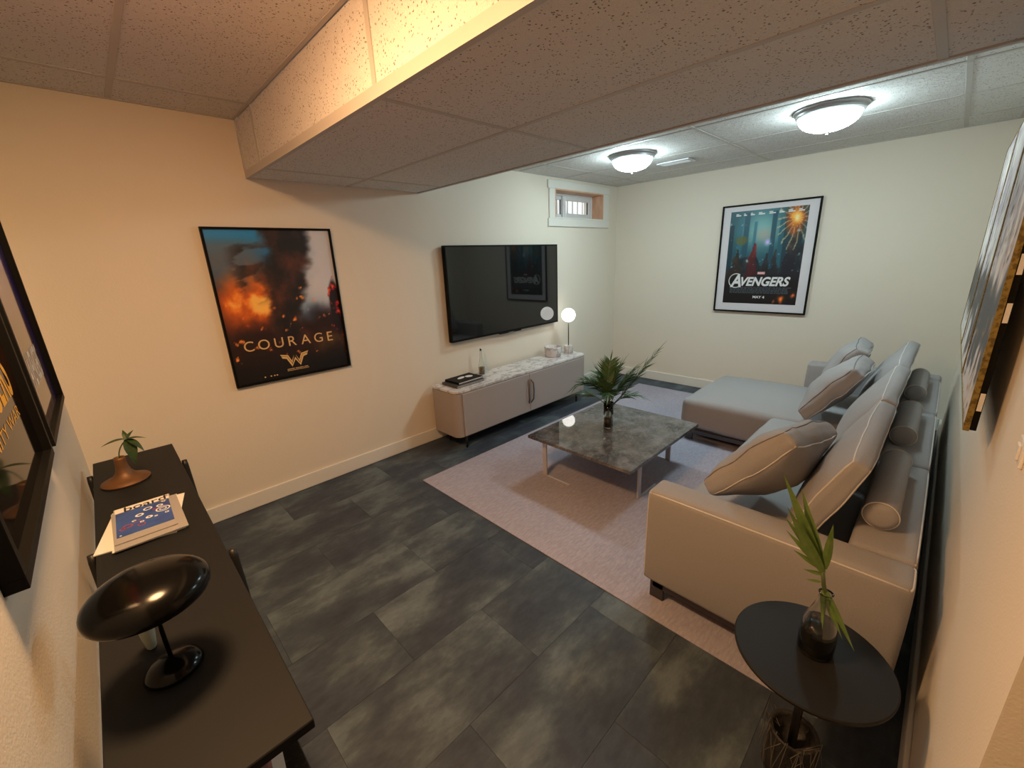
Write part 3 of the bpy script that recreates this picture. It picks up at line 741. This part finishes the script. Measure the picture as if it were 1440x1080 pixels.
# poster with the word COURAGE
def art_courage(u, v):
    n1 = fbm(u * 3, v * 3, 1); n2 = fbm(u * 7, v * 7, 5); n3 = fbm(u * 16, v * 16, 9)
    sky = lerp((22, 92, 152), (205, 208, 220), sst(.45, .85, u + .12 * n1))
    sky = lerp(sky, (40, 150, 222), .75 * sst(.78, .97, v) * (1 - sst(.6, .85, u)))
    smoke = sst(.70, .86, v + .1 * n1) * (1 - sst(.9, .97, v)) * (1 - sst(.2, .5, u))
    c = lerp(sky, (104, 96, 98), .6 * smoke)
    g = math.exp(-(((u - .26) / .24) ** 2 + ((v - .55) / .19) ** 2)) * (1.2 + .7 * n2)
    c = lerp(c, (96, 40, 16), sst(.78, .55, v) * (1 - sst(.45, .62, u)))
    c = lerp(c, (236, 112, 24), min(1, g * 1.05)); c = lerp(c, (255, 196, 92), sst(.75, 1.25, g))
    blue = math.exp(-(((u - .76) / .16) ** 2 + ((v - .38) / .11) ** 2)); c = lerp(c, (74, 118, 158), min(1, 1.1 * blue))
    gold = math.exp(-(((u - .88) / .22) ** 2 + ((v - .20) / .12) ** 2)); 
    low = 1 - sst(.26, .48, v + .09 * n1 - .10 * u)
    c = lerp(c, (34, 8, 6), low); c = lerp(c, (96, 72, 26), .8 * gold * (.6 + .6 * n2))
    c = lerp(c, (8, 4, 4), 1 - sst(.02, .22, v + .05 * n1))
    # a broad leaning column of dark smoke that frays to the left
    cx_ = .50 + .16 * (v - .3) + .09 * fbm(v * 3.1, 2.0, 61); hw = .11 + .07 * v + .09 * fbm(u * 2.3, v * 5.0, 63)
    dk = sst(1.35, .75, abs(u - cx_) / max(.05, hw)) * sst(.16, .34, v)
    fr = fbm(u * 2.0 + 3 * v, v * 9.0 - 2.0 * u, 67); dk = max(dk, .85 * sst(.12, .34, fr) * sst(.50, .62, v) * sst(.97, .86, v) * sst(.08, .25, u) * sst(.74, .55, u))
    c = lerp(c, lerp((20, 14, 16), (104, 50, 30), max(0, .35 + n2) * .7), dk * .95)
    e = math.exp(-(((u - .965) / .06) ** 2 + ((v - .45) / .21) ** 2)); c = lerp(c, (26, 8, 12), sst(.3, .5, e + .05 * n3))
    if e > .3 and n3 > .22: c = lerp(c, (196, 36, 56), min(1, (n3 - .22) * 4))
    if n3 > .55 and .1 < v < .62: c = lerp(c, (250, 150, 60), min(1, (n3 - .55) * 4))
    return c
pc = Vector((.8585, YT, 1.2765)); PW, PH = .716, .930
t = thing('framed_poster', 'black framed orange and blue poster lettered COURAGE left of the television', 'poster', (pc.x, YT, pc.z - PH / 2))
bm = nb(); ring(bm, pc, X, Z, -Y, PW, PH, .012, 0, .026); add('frame', bm, M['black'], t)
add('backing', box(nb(), pc.x - PW / 2 + .012, pc.x + PW / 2 - .012, YT - .012, YT, pc.z - PH / 2 + .012, pc.z + PH / 2 - .012), M['black'], t)
art('print', pc - Y * .0125, X, Z, PW - .024, PH - .024, art_courage, M['print'], t)
# lettering climbs slightly toward the right edge as printed
for s, xx, zz in (('C', .612, 1.052), ('O', .695, 1.052), ('U', .782, 1.050), ('R', .862, 1.049), ('A', .945, 1.047), ('G', 1.028, 1.045), ('E', 1.105, 1.043)):
    text(s, .062, axes(Vector((xx, YT - .0132, zz)), X, Z, -Y), M['creamink'], t)
bm = nb()      # winged zigzag emblem under the word
def poly(bm, pts, T, z=0):
    f = bm.faces.new([bm.verts.new(T @ Vector((x, y, z))) for x, y in pts]); return f
T = axes(Vector((.86, YT - .0132, .930)), X, Z, -Y); k = .078
for s in (-1, 1):
    q = lambda L: [(s * x * k, y * k) for x, y in (L if s > 0 else L[::-1])]
    poly(bm, q([(0, -.05), (0, .16), (.30, -.42), (.55, .16), (1.0, .40), (1.0, .52), (.44, .30), (.27, -.10)][:3] + [(.62, .28), (1.05, .36), (.98, .18), (.68, .10), (.34, -.62)]), T)
    poly(bm, q([(.06, .36), (.30, -.12), (.52, .40), (1.12, .52), (1.06, .40), (.60, .30), (.30, -.34)]), T, .0002)
add('emblem', bm, M['creamink'], t)
bm = nb()
for i, (u0, u1) in enumerate(((.80, .845), (.85, .90), (.905, .93))): box(bm, u0, u1, YT - .0134, YT - .013, .866, .870)
for i in range(22): box(bm, .80 + i * .0062, .80 + i * .0062 + .004, YT - .0134, YT - .013, .856, .861)
for x in (.66, .695, .715, .73): box(bm, x, x + .008, YT - .0134, YT - .013, .842, .850)
add('small_print', bm, M['creamink'], t)

# matted poster on the back wall
def art_city(u, v):
    n1 = fbm(u * 3, v * 3, 21); n2 = fbm(u * 8, v * 8, 25); n3 = fbm(u * 18, v * 18, 29)
    c = lerp((18, 70, 84), (120, 176, 176), math.exp(-(((u - .45) / .30) ** 2 + ((v - .80) / .22) ** 2)))
    c = lerp(c, (196, 160, 140), .55 * math.exp(-(((u - .48) / .12) ** 2 + ((v - .74) / .07) ** 2)))
    for (x0, wd, top, sh) in ((.04, .06, .86, (10, 44, 58)), (.16, .05, .92, (40, 104, 122)), (.24, .07, .98, (20, 72, 92)), (.36, .04, .88, (44, 110, 130)), (.60, .07, .97, (14, 66, 84)), (.70, .06, .90, (26, 88, 104)), (.78, .09, .95, (10, 48, 60)), (.92, .08, .84, (8, 34, 42))):
        if abs(u - x0) < wd / 2 and v < top: c = lerp(c, sh, .8)
    r = math.hypot((u - .87) / .9, (v - .88) / 1.25)
    c = lerp(c, (150, 70, 22), sst(.19, .08, r + .05 * n2)); c = lerp(c, (255, 170, 40), sst(.105, .03, r + .05 * n2)); c = lerp(c, (255, 236, 170), sst(.05, .0, r + .03 * n2))
    ang = math.atan2(v - .88, u - .87)
    if r < .26 and math.sin(ang * 17 + 3 * n1) > .86: c = lerp(c, (222, 196, 150), .6)
    # jagged dark rubble heaps in front of the skyline
    h = .44 + .16 * fbm(u * 4.2, 3, 31) + .05 * fbm(u * 13, 7, 33) + .08 * math.cos((u - .28) * 9) + .12 * sst(.75, 1.0, u)
    if v < h: c = lerp(c, lerp((14, 26, 32), (58, 62, 66), max(0, n2 + .3)), .9)
    for (x0, tp, wd_, ca, cb) in ((.13, .60, .13, (40, 30, 24), (92, 66, 44)), (.37, .66, .10, (74, 16, 24), (150, 44, 40)), (.56, .55, .09, (18, 22, 26), (52, 58, 64)), (.66, .58, .07, (24, 26, 32), (60, 54, 50)), (.86, .70, .12, (14, 20, 34), (120, 84, 56))):
        hh = (tp - v) / .42
        if 0 < hh and abs(u - x0 + .03 * n1) < wd_ * (.12 + .9 * hh) * (1 + .6 * n2): c = lerp(c, lerp(ca, cb, sst(.55, 0, hh) * (.5 + n2)), .92)
    glow = math.exp(-(((u - .54) / .035) ** 2 + ((v - .66) / .03) ** 2)); c = lerp(c, (206, 190, 255), min(1, glow))
    gr = math.exp(-(((u - .20) / .11) ** 2 + ((v - .69) / .06) ** 2)); c = lerp(c, (96, 96, 46), .8 * sst(.4, .7, gr + .2 * n2))
    c = lerp(c, (7, 8, 11), 1 - sst(.20, .34, v + .03 * n2))
    for (x, y, s) in ((.80, .055, .06), (.95, .10, .04), (.72, .03, .03)):
        c = lerp(c, (232, 110, 40), math.exp(-((u - x) ** 2 + (v - y) ** 2) / s ** 2 * 2) * (.7 + n3))
    if n3 > .55 and v > .35: c = lerp(c, (150, 180, 184), min(1, (n3 - .55) * 3))
    return c
qc = Vector((XB, 1.303, 1.402)); QW, QH = .826, 1.030
t = thing('matted_poster', 'teal city poster lettered AVENGERS in a wide white mat on the far wall', 'poster', (XB, qc.y, qc.z - QH / 2))
bm = nb(); ring(bm, qc, -Y, Z, -X, QW, QH, .014, 0, .028); add('frame', bm, M['black'], t)
add('mat_board', box(nb(), XB - .014, XB, qc.y - QW / 2 + .014, qc.y + QW / 2 - .014, qc.z - QH / 2 + .014, qc.z + QH / 2 - .014), M['mat_board'], t)
ac = Vector((XB - .0146, 1.306, 1.415))
art('print', ac, -Y, Z, .655, .882, art_city, M['print'], t)
Ta = lambda yy, zz, d=.0155: axes(Vector((XB - d, yy, zz)), -Y, Z, -X)
text('A', .130, Ta(1.525, 1.198), M['whiteink'], t, width=.105, shear=.25, bold=.03)
text('VENGERS', .088, Ta(1.262, 1.190), M['whiteink'], t, width=.430, shear=.28, bold=.035)
bm = nb(); tube(bm, [Ta(1.525, 1.198) @ Vector((.066 * math.cos(a), .068 * math.sin(a), 0)) for a in [1.0 + 4.6 * k / 24 for k in range(25)]], .0045, 5); add('emblem', bm, M['whiteink'], t)
add('red_label', box(nb(), XB - .0155, XB - .0146, 1.268, 1.335, 1.258, 1.283), mat('label_red', s2l((206, 120, 122)), .5), t)
text('MARVEL', .016, Ta(1.3015, 1.2705, .0158), M['whiteink'], t, width=.056, bold=.02)
text('MAY 4', .026, Ta(1.300, 1.040), M['whiteink'], t, width=.105, bold=.03)
bm = nb(); rnd = random.Random(3)
for r_ in range(5):
    y_ = 1.575
    while y_ > 1.06:
        w_ = rnd.uniform(.006, .03); box(bm, XB - .0154, XB - .0147, y_ - w_, y_, 1.128 - r_ * .013, 1.128 - r_ * .013 + .007); y_ -= w_ + rnd.uniform(.003, .01)
add('small_print', bm, mat('credit_ink', s2l((74, 84, 92)), .5), t)
for (y_, w_, z_) in ((1.585, .05, 1.812), (1.515, .03, 1.812), (1.455, .04, 1.812), (1.385, .06, 1.812), (1.295, .06, 1.812), (1.212, .045, 1.812), (1.14, .06, 1.812), (1.058, .05, 1.812)):
    bm = nb(); box(bm, XB - .0154, XB - .0147, y_ - w_ * .5, y_, z_ + .014, z_ + .021); box(bm, XB - .0154, XB - .0147, y_ - w_ * .9, y_, z_, z_ + .010)
    add('cast_print', bm, M['whiteink'], t)

# two posters on the front wall, seen edge-on
def art_flame(u, v):
    n1 = fbm(u * 3, v * 3, 41); n2 = fbm(u * 9, v * 9, 45)
    c = lerp((14, 11, 10), (44, 22, 14), sst(.1, .3, v)); c = lerp(c, (206, 62, 44), sst(.30, .44, v + .12 * n1)); c = lerp(c, (150, 40, 120), sst(.55, .75, v + .15 * n1)); c = lerp(c, (60, 40, 130), sst(.75, .95, v + .1 * n1))
    if n2 > .3: c = lerp(c, (250, 170, 60), min(1, (n2 - .3) * 3) * sst(.3, .5, v))
    return c
def art_violet(u, v):
    n1 = fbm(u * 4, v * 1.5, 51); n2 = fbm(u * 14, v * 3, 55)
    c = lerp((92, 74, 66), (120, 104, 132), sst(.25, .5, v)); c = lerp(c, (96, 84, 170), sst(.45, .75, v + .2 * n1)); c = lerp(c, (38, 28, 110), sst(.72, .9, u + .1 * n1)); c = lerp(c, (190, 176, 214), max(0, n2) * .9)
    c = lerp(c, (24, 20, 60), sst(.85, .97, u)); return c
def side_poster(y0, y1, fn, label, bw, depth):
    c = Vector((XW, (y0 + y1) / 2, 1.525)); wd, ht = y1 - y0, 1.05
    t = thing('framed_poster', label, 'poster', (XW, c.y, 1.0))
    bm = nb(); ring(bm, c, Y, Z, X, wd, ht, bw, 0, depth); add('frame', bm, M['black'], t)
    add('backing', box(nb(), XW, XW + .012, y0 + bw, y1 - bw, 1.0 + bw, 2.05 - bw), M['black'], t)
    art('print', c + X * .0126, Y, Z, wd - 2 * bw, ht - 2 * bw, fn, M['print_glass'], t, 40, 56)
    return t
t = side_poster(1.0, 1.786, art_flame, 'black framed fiery poster with gold INFINITY WAR lettering, nearest the lamp', .022, .030)
Tl = lambda yy, zz: axes(Vector((XW + .0132, yy, zz)), Y, Z, X)
text('AVENGERS', .135, Tl(1.37, 1.285), M['goldink'], t, width=.60, bold=.02)
text('INFINITY WAR', .030, Tl(1.37, 1.180), M['goldink'], t, width=.54)
t = side_poster(1.865, 2.63, art_violet, 'black framed violet poster on the desk wall, farther from the lamp', .022, .030)
text('AVENGERS', .12, Tl(2.2475, 1.205), M['whiteink'], t, width=.36, shear=.25, bold=.02)

# ------------------------------------------------------------------ gilt edged paintings on the sofa wall
def art_abs(seed):
    def fn(u, v):
        n1 = fbm(u * 2.2, v * 1.6, seed); n2 = fbm(u * 6, v * 5, seed + 4)
        c = lerp((206, 198, 200), (164, 152, 164), sst(-.3, .4, n1)); c = lerp(c, (228, 222, 214), sst(.05, .3, n2))
        c = lerp(c, (48, 48, 56), sst(.40, .33, v + .12 * n1 + .05 * n2)); c = lerp(c, (214, 208, 204), sst(.16, .10, v + .2 * n2))
        if abs(n1 - .06) < .02: c = (34, 30, 28)
        if abs(n2 + .12) < .022: c = lerp(c, (170, 124, 44), .8)
        return c
    return fn
def painting(x0, x1, seed, label):
    z0, z1, yf_ = .992, 1.965, -.100; c = Vector(((x0 + x1) / 2, YR, (z0 + z1) / 2)); wd, ht = x1 - x0, z1 - z0
    t = thing('painting', label, 'painting', (c.x, YR, z0), 'gilt edged paintings in a row on the sofa wall')
    bm = nb(); ring(bm, Vector((c.x, yf_, c.z)), -X, Z, Y, wd, ht, .007, -.013, 0); add('gilt_edge', bm, M['gold'], t)
    add('panel', box(nb(), x0 + .007, x1 - .007, yf_ - .012, yf_ - .003, z0 + .007, z1 - .007), M['whitepaper'], t)
    bm = nb(); ring(bm, Vector((c.x, yf_, c.z)), -X, Z, Y, wd - .006, ht - .006, .04, -.026, -.0135); add('stretcher', bm, M['black'], t)
    for zz in (z0 + .06, z0 + .30, z0 + .42, z0 + .70): add('label_tape', box(nb(), x0 + .0022, x0 + .003, yf_ - .0245, yf_ - .015, zz, zz + .05), M['whitepaper'], t)
    for xx in (x0 + .12, x1 - .20): add('cleat', box(nb(), xx, xx + .08, YR + .001, yf_ - .0265, z1 - .16, z1 - .12), M['black'], t)
    art('canvas', Vector((c.x, yf_ - .0025, c.z)), -X, Z, wd - .014, ht - .014, art_abs(seed), M['print'], t, 44, 60)
painting(1.64, 2.36, 61, 'abstract grey painting with gilt edge, nearest the side table')
painting(2.385, 3.06, 75, 'abstract white and grey painting with gilt edge, second from the side table')
painting(3.085, 3.76, 88, 'abstract white painting with gilt edge, nearest the far wall')
sw = thing('light_switch', 'small white light switch plate at the right picture edge', 'switch', (1.226, YR, 1.06))
add('plate', box(nb(), 1.185, 1.255, YR, YR + .006, 1.075, 1.125, .002, 2), M['switch'], sw); add('rocker', box(nb(), 1.205, 1.235, YR + .006, YR + .010, 1.085, 1.115, .001, 1), M['switch'], sw)

# ------------------------------------------------------------------ desk and what stands on it
DZ = .68
DX0, DX1, DY0, DY1 = -.175, .1155, .700, 2.608
dk = thing('desk', 'long narrow charcoal desk with black legs against the poster wall', 'desk', (-.03, 1.65, 0))
add('desktop', box(nb(), DX0, DX1, DY0, DY1, DZ - .022, DZ, .002, 1), M['desk'], dk)
add('shelf', box(nb(), DX0 + .01, DX1 - .016, .42, 1.02, .478, .50, .002, 1), M['shelf'], dk)
def dleg(x, y, sx):
    pts = [(x, y, DZ - .006), (x, y - .004, DZ - .03), (x + sx * .004, y - .03, .35), (x + sx * .008, y - .06, 0)]
    add('leg', tube(nb(), pts, [.010, .012, .012, .010], 10), M['blackmetal'], dk, 'all')
for y in (2.335, 1.415): dleg(DX1 + .013, y, 1)
for y in (2.46, 1.72): dleg(DX0 - .012, y, -.3)
for y in (2.335, 1.415): add('crossbar', box(nb(), DX0 - .006, DX1 + .010, y - .012, y + .012, DZ - .040, DZ - .022), M['blackmetal'], dk)
for (x, y) in ((DX0 + .03, .46), (DX1 - .035, .46), (DX0 + .03, 1.0), (DX1 - .035, 1.0)):
    add('shelf_post', cyl(nb(), (x, y, 0), (x, y, .478), .009, None, 8), M['blackmetal'], dk, 'all')
for x in (DX0 + .03, DX1 - .035): add('shelf_post', cyl(nb(), (x, .96, .50), (x, .96, DZ - .022), .007, None, 8), M['blackmetal'], dk, 'all')
# papers in the lower shelf
pz = .50
t = thing('leaflet_stack', 'white printed leaflet on the dark shelf under the desk end', 'leaflet', (.033, .80, pz))
T = place(.030, .775, pz) @ Matrix.Rotation(-.12, 4, 'Z')
add('sheets', box(nb(), -.03, .03, -.085, .085, 0, .006, T=T), M['whitepaper'], t)
add('photo_print', box(nb(), -.026, .008, -.08, .07, .006, .0063, T=T), mat('pink_photo', s2l((168, 120, 112)), .5, vary=(30, s2l((90, 60, 60)), .4, .6)), t)
# trumpet pot with seedling
pc_ = Vector((-.074, 2.262, DZ))
t = thing('trumpet_pot', 'copper brown trumpet shaped pot with a small leafy seedling on the desk', 'plant', pc_)
prof = [(0, 0), (.076, 0), (.081, .004), (.079, .009), (.056, .018), (.037, .030), (.026, .046), (.0205, .068), (.0185, .098), (.0185, .108), (.0155, .108), (.015, .085), (0, .08)]
add('pot', lathe(nb(), prof, pc_, 40), M['copper'], t, 'all')
add('soil', lathe(nb(), [(0, .097), (.0148, .097), (.0148, .1), (0, .102)], pc_, 16), M['pot'], t)
s0 = pc_ + Z * .098; s1 = Vector((-.034, 2.261, .855))
add('stem', tube(nb(), bez([s0, pc_ + Vector((.004, 0, .15)), s1], 8), [.0024] * 9, 6), M['stem'], t, 'all')
L3 = leaf_mesh('seedling_leaf', .21, .25, .35); L3.materials.append(M['leaf3'])
for (d, nn, L) in (((-.95, -.25, .32), (0, 0, 1), .078), ((.10, -.45, -.85), (.2, -.9, .3), .105), ((.75, -.1, .1), (0, 0, 1), .060), ((.75, -.6, -.55), (.3, -.3, .9), .075), ((-.1, .4, .9), (0, -1, .2), .045), ((.35, .3, .6), (0, 0, 1), .045)):
    l = bpy.data.objects.new('leaf', L3); at_frame(l, s1, Vector(d), Vector(nn), (L, L, L), t)
# magazines
def quad_prism(pts, z0, z1):
    bm = nb(); lo = [bm.verts.new((x, y, z0)) for x, y in pts]; hi = [bm.verts.new((x, y, z1)) for x, y in pts]
    bm.faces.new(lo); bm.faces.new(hi[::-1])
    for k in range(len(pts)): bm.faces.new((lo[k], hi[k], hi[(k + 1) % len(pts)], lo[(k + 1) % len(pts)]))
    bmesh.ops.recalc_face_normals(bm, faces=bm.faces[:]); return bm
GM = 'papers stacked on the desk'
def rect(cx_, cy_, wd, ht, a):
    ca, sa = math.cos(a), math.sin(a); return [(cx_ + x * ca - y * sa, cy_ + x * sa + y * ca) for x, y in ((-wd / 2, -ht / 2), (wd / 2, -ht / 2), (wd / 2, ht / 2), (-wd / 2, ht / 2))]
z = DZ
tag(add('paper_sheets', quad_prism(rect(-.050, 1.815, .205, .30, -.20), z, z + .003), M['whitepaper']), 'white paper sheets at the bottom of the desk stack, turned askew', 'paper', GM); z += .003
def mag(cx_, cy_, wd, ht, a, th, m, label):
    global z
    t = thing('magazine', label, 'magazine', (cx_, cy_, z), GM)
    add('pages', quad_prism(rect(cx_, cy_, wd - .004, ht - .004, a), z, z + th - .001), M['whitepaper'], t)
    add('cover', quad_prism(rect(cx_, cy_, wd, ht, a), z + th - .001, z + th), m, t); z += th; return t
mag(-.040, 1.800, .185, .30, -.03, .004, M['whitepaper'], 'white magazine second from the bottom of the desk stack')
mag(-.038, 1.790, .185, .29, .0, .005, M['greypaper'], 'plain grey magazine directly under the blue fronted one')
t = mag(-.046, 1.815, .158, .275, -.02, .004, M['greypaper'], 'magazine titled board with blue cover panel, topmost on the desk')
Tm = place(-.046, 1.815, z) @ Matrix.Rotation(-.02, 4, 'Z')
add('masthead', box(nb(), -.076, .076, .098, .136, .0001, .0004, T=Tm), M['whitepaper'], t)
add('blue_panel', box(nb(), -.074, .074, -.096, .094, .0001, .0004, T=Tm), M['bluepaper'], t)
text('board', .040, Tm @ place(.008, .114, .0006), M['ink'], t, width=.118, bold=.012)
rnd = random.Random(11)
for (x, y, r, mm, wt) in ((.012, .060, .013, 'whiteink', .35), (.045, .055, .010, 'whiteink', .5), (.052, .020, .021, 'whiteink', .2), (.052, .020, .011, 'whiteink', .3), (-.012, .028, .012, 'whiteink', .5), (.012, -.012, .010, 'whiteink', .6), (-.028, -.006, .006, 'whiteink', .6), (-.008, -.030, .006, 'whiteink', .5), (.030, -.022, .005, 'whiteink', .6), (.060, -.018, .006, 'whiteink', .5), (-.045, -.032, .014, 'redink', .3), (-.058, -.042, .009, 'redink', .3), (-.010, -.050, .011, 'redink', .25), (-.020, -.015, .009, 'redink', .25), (.030, .036, .007, 'redink', .4), (.058, .082, .006, 'whiteink', .6), (-.064, -.086, .003, 'whiteink', 1)):
    bm = nb(); ri = r * (1 - wt); o_ = []; i_ = []
    for k in range(20):
        a = 2 * PI * k / 20; o_.append(bm.verts.new(Tm @ Vector((x + r * math.cos(a), y + r * math.sin(a), .0007)))); i_.append(bm.verts.new(Tm @ Vector((x + ri * math.cos(a), y + ri * math.sin(a), .0007))))
    for k in range(20): bm.faces.new((o_[k], o_[(k + 1) % 20], i_[(k + 1) % 20], i_[k]))
    add('ring_print', bm, M[mm], t)
bm = nb(); box(bm, .062, .074, .118, .132, .0004, .0006, T=Tm); box(bm, .050, .066, .084, .096, .0005, .0007, T=Tm); add('corner_print', bm, M['greypaper'], t)
# mushroom lamp
lc = Vector((-.057, 1.030, DZ))
t = thing('mushroom_lamp', 'glossy black table lamp with wide dome shade and round foot on the desk', 'lamp', lc)
add('foot', lathe(nb(), [(0, 0), (.050, 0), (.053, .004), (.050, .012), (.038, .023), (.019, .030), (.007, .034), (0, .035)], lc, 40), M['gloss_black'], t, 'all')
add('stem', cyl(nb(), lc + Z * .02, lc + Z * .235, .0042, None, 12), M['gloss_black'], t, 'all')
zs = .188; rs_ = .104
prof = [(0, zs + .058)] + [(rs_ * math.sin(a), zs + .012 + .046 * math.cos(a)) for a in [PI / 2 * k / 14 for k in range(1, 15)]] + [(rs_ * .995, zs + .004), (rs_ * .97, zs - .001), (rs_ * .93, zs + .003)] + [(rs_ * .92 * math.sin(a), zs + .010 + .036 * math.cos(a)) for a in [PI / 2 * k / 10 for k in range(9, 0, -1)]] + [(0, zs + .046)]
add('shade', lathe(nb(), prof, lc, 56), M['gloss_black'], t, 'all')
# celadon bud vase behind it
vc_ = Vector((-.086, 1.135, DZ))
bm = lathe(nb(), [(0, 0), (.006, 0), (.009, .004), (.0135, .04), (.0165, .075), (.0155, .10), (.012, .115), (.009, .115), (.012, .10), (0, .09)], vc_, 28)
tag(add('bud_vase', bm, M['celadon'], None, 'all'), 'slim pale green vase half hidden behind the black lamp stem', 'vase')

# ------------------------------------------------------------------ round side table with potted foot, and its vase
SZ = .45
sc_ = Vector((1.158, .085, 0))
t = thing('side_table', 'small round black pedestal table with dark root tangled pot foot by the sofa', 'table', sc_)
add('tabletop', lathe(nb(), [(0, SZ - .014), (.176, SZ - .014), (.181, SZ - .010), (.182, SZ - .003), (.179, SZ), (0, SZ)], sc_, 64), M['darktable'], t, True)
add('stem', cyl(nb(), sc_ + Z * .10, sc_ + Z * (SZ - .012), .011, None, 16), M['darksteel'], t, 'all')
pt = add('pot', lathe(nb(), [(0, 0), (.058, 0), (.066, .01), (.064, .08), (.060, .150), (.062, .158), (.056, .160), (.050, .150), (.048, .105), (0, .10)], sc_, 32), M['pot'], t, 'all')
rnd = random.Random(5); bm = nb()
for k in range(28):
    a = rnd.choice([rnd.uniform(2.6, 4.9), rnd.uniform(0, 6.28), rnd.uniform(1.3, 3.2)]); r0 = rnd.uniform(.035, .055)
    p = [sc_ + Vector((r0 * math.cos(a), r0 * math.sin(a), .135))]
    hang = rnd.uniform(.01, .075)
    r1 = .067 + rnd.uniform(0, .008)
    p.append(sc_ + Vector((r1 * math.cos(a + rnd.uniform(-.3, .3)), r1 * math.sin(a + .1), .164 + rnd.uniform(0, .018))))
    a2 = a + rnd.uniform(-.35, .35); p.append(sc_ + Vector(((r1 + .004) * math.cos(a2), (r1 + .004) * math.sin(a2), .15 - hang)))
    a3 = a2 + rnd.uniform(-.3, .3); p.append(sc_ + Vector(((r1 + .008) * math.cos(a3), (r1 + .008) * math.sin(a3), .14 - hang * 1.7)))
    tube(bm, p, [.0011, .0011, .0009, .0005], 4)
ro = add('dry_roots', bm, M['root'], pt); ro['kind'] = 'stuff'
vb = Vector((1.175, .080, SZ))
t = thing('bottle_vase', 'dark tinted glass bottle vase with a single palm shoot on the round table', 'plant', vb)
add('vase', glassvase([(.038, 0), (.041, .006), (.042, .06), (.038, .095), (.028, .125), (.017, .160), (.014, .185), (.017, .190)], vb, None, .0025), M['glass'], t, 'all')
add('water', lathe(nb(), [(0, .004), (.0375, .006), (.0385, .06), (.0355, .094), (0, .094)], vb, 28), M['water'], t, 'all')
j = Vector((1.172, .095, .697)); tip = Vector((1.164, .213, .943))
add('stem', tube(nb(), [vb + Vector((.004, -.004, .07)), vb + Z * .185, Vector((1.1725, .088, .66)), j], [.0035, .0045, .005, .0045], 7), M['stem'], t, 'all')
L2 = leaf_mesh('blade', .065, .35, .06, 8); L2.materials.append(M['leaf2'])
view = Vector((-1, -.1, .5))
def blade(p, q, wsc=1.0, droop=1.0):
    p, q = Vector(p), Vector(q); L = (q - p).length
    l = bpy.data.objects.new('leaf_blade', L2); at_frame(l, p, q - p, view, (L * wsc, L, L * droop), t)
blade(j, tip, .75, .5); blade(j + Vector((0, .004, .01)), (1.150, .196, .935), .8, 0); blade(j, (1.19, .172, .900), .9, .5)
blade(j, (1.13, .185, .868), 1.0, .5); blade(j + Vector((-.003, .012, .03)), (1.145, .190, .830), 1.0, .8)
blade(j + Vector((-.002, .01, .02)), (1.167, .186, .780), 1.2, 1.5); blade(j + Vector((0, .006, .01)), (1.150, .160, .742), 1.5, 1.5); blade(j - Z * .006, (1.150, .132, .698), 1.9, 2)
blade(j + Vector((.002, -.002, .01)), (1.172, .094, .846), 1.1, -.8); blade(j, (1.155, .150, .860), .9, 0)
blade(j - Z * .03, (1.16, .125, .665), 1.9, 1)
s = Vector((1.1725, .088, .645))
blade(s, (1.165, .050, .560), .9, -.6); blade(s, (1.150, .030, .548), .8, -1.2); blade(s + Z * .01, (1.150, .004, .532), .8, -1.5); blade(s, (1.140, .070, .555), .8, -.6)
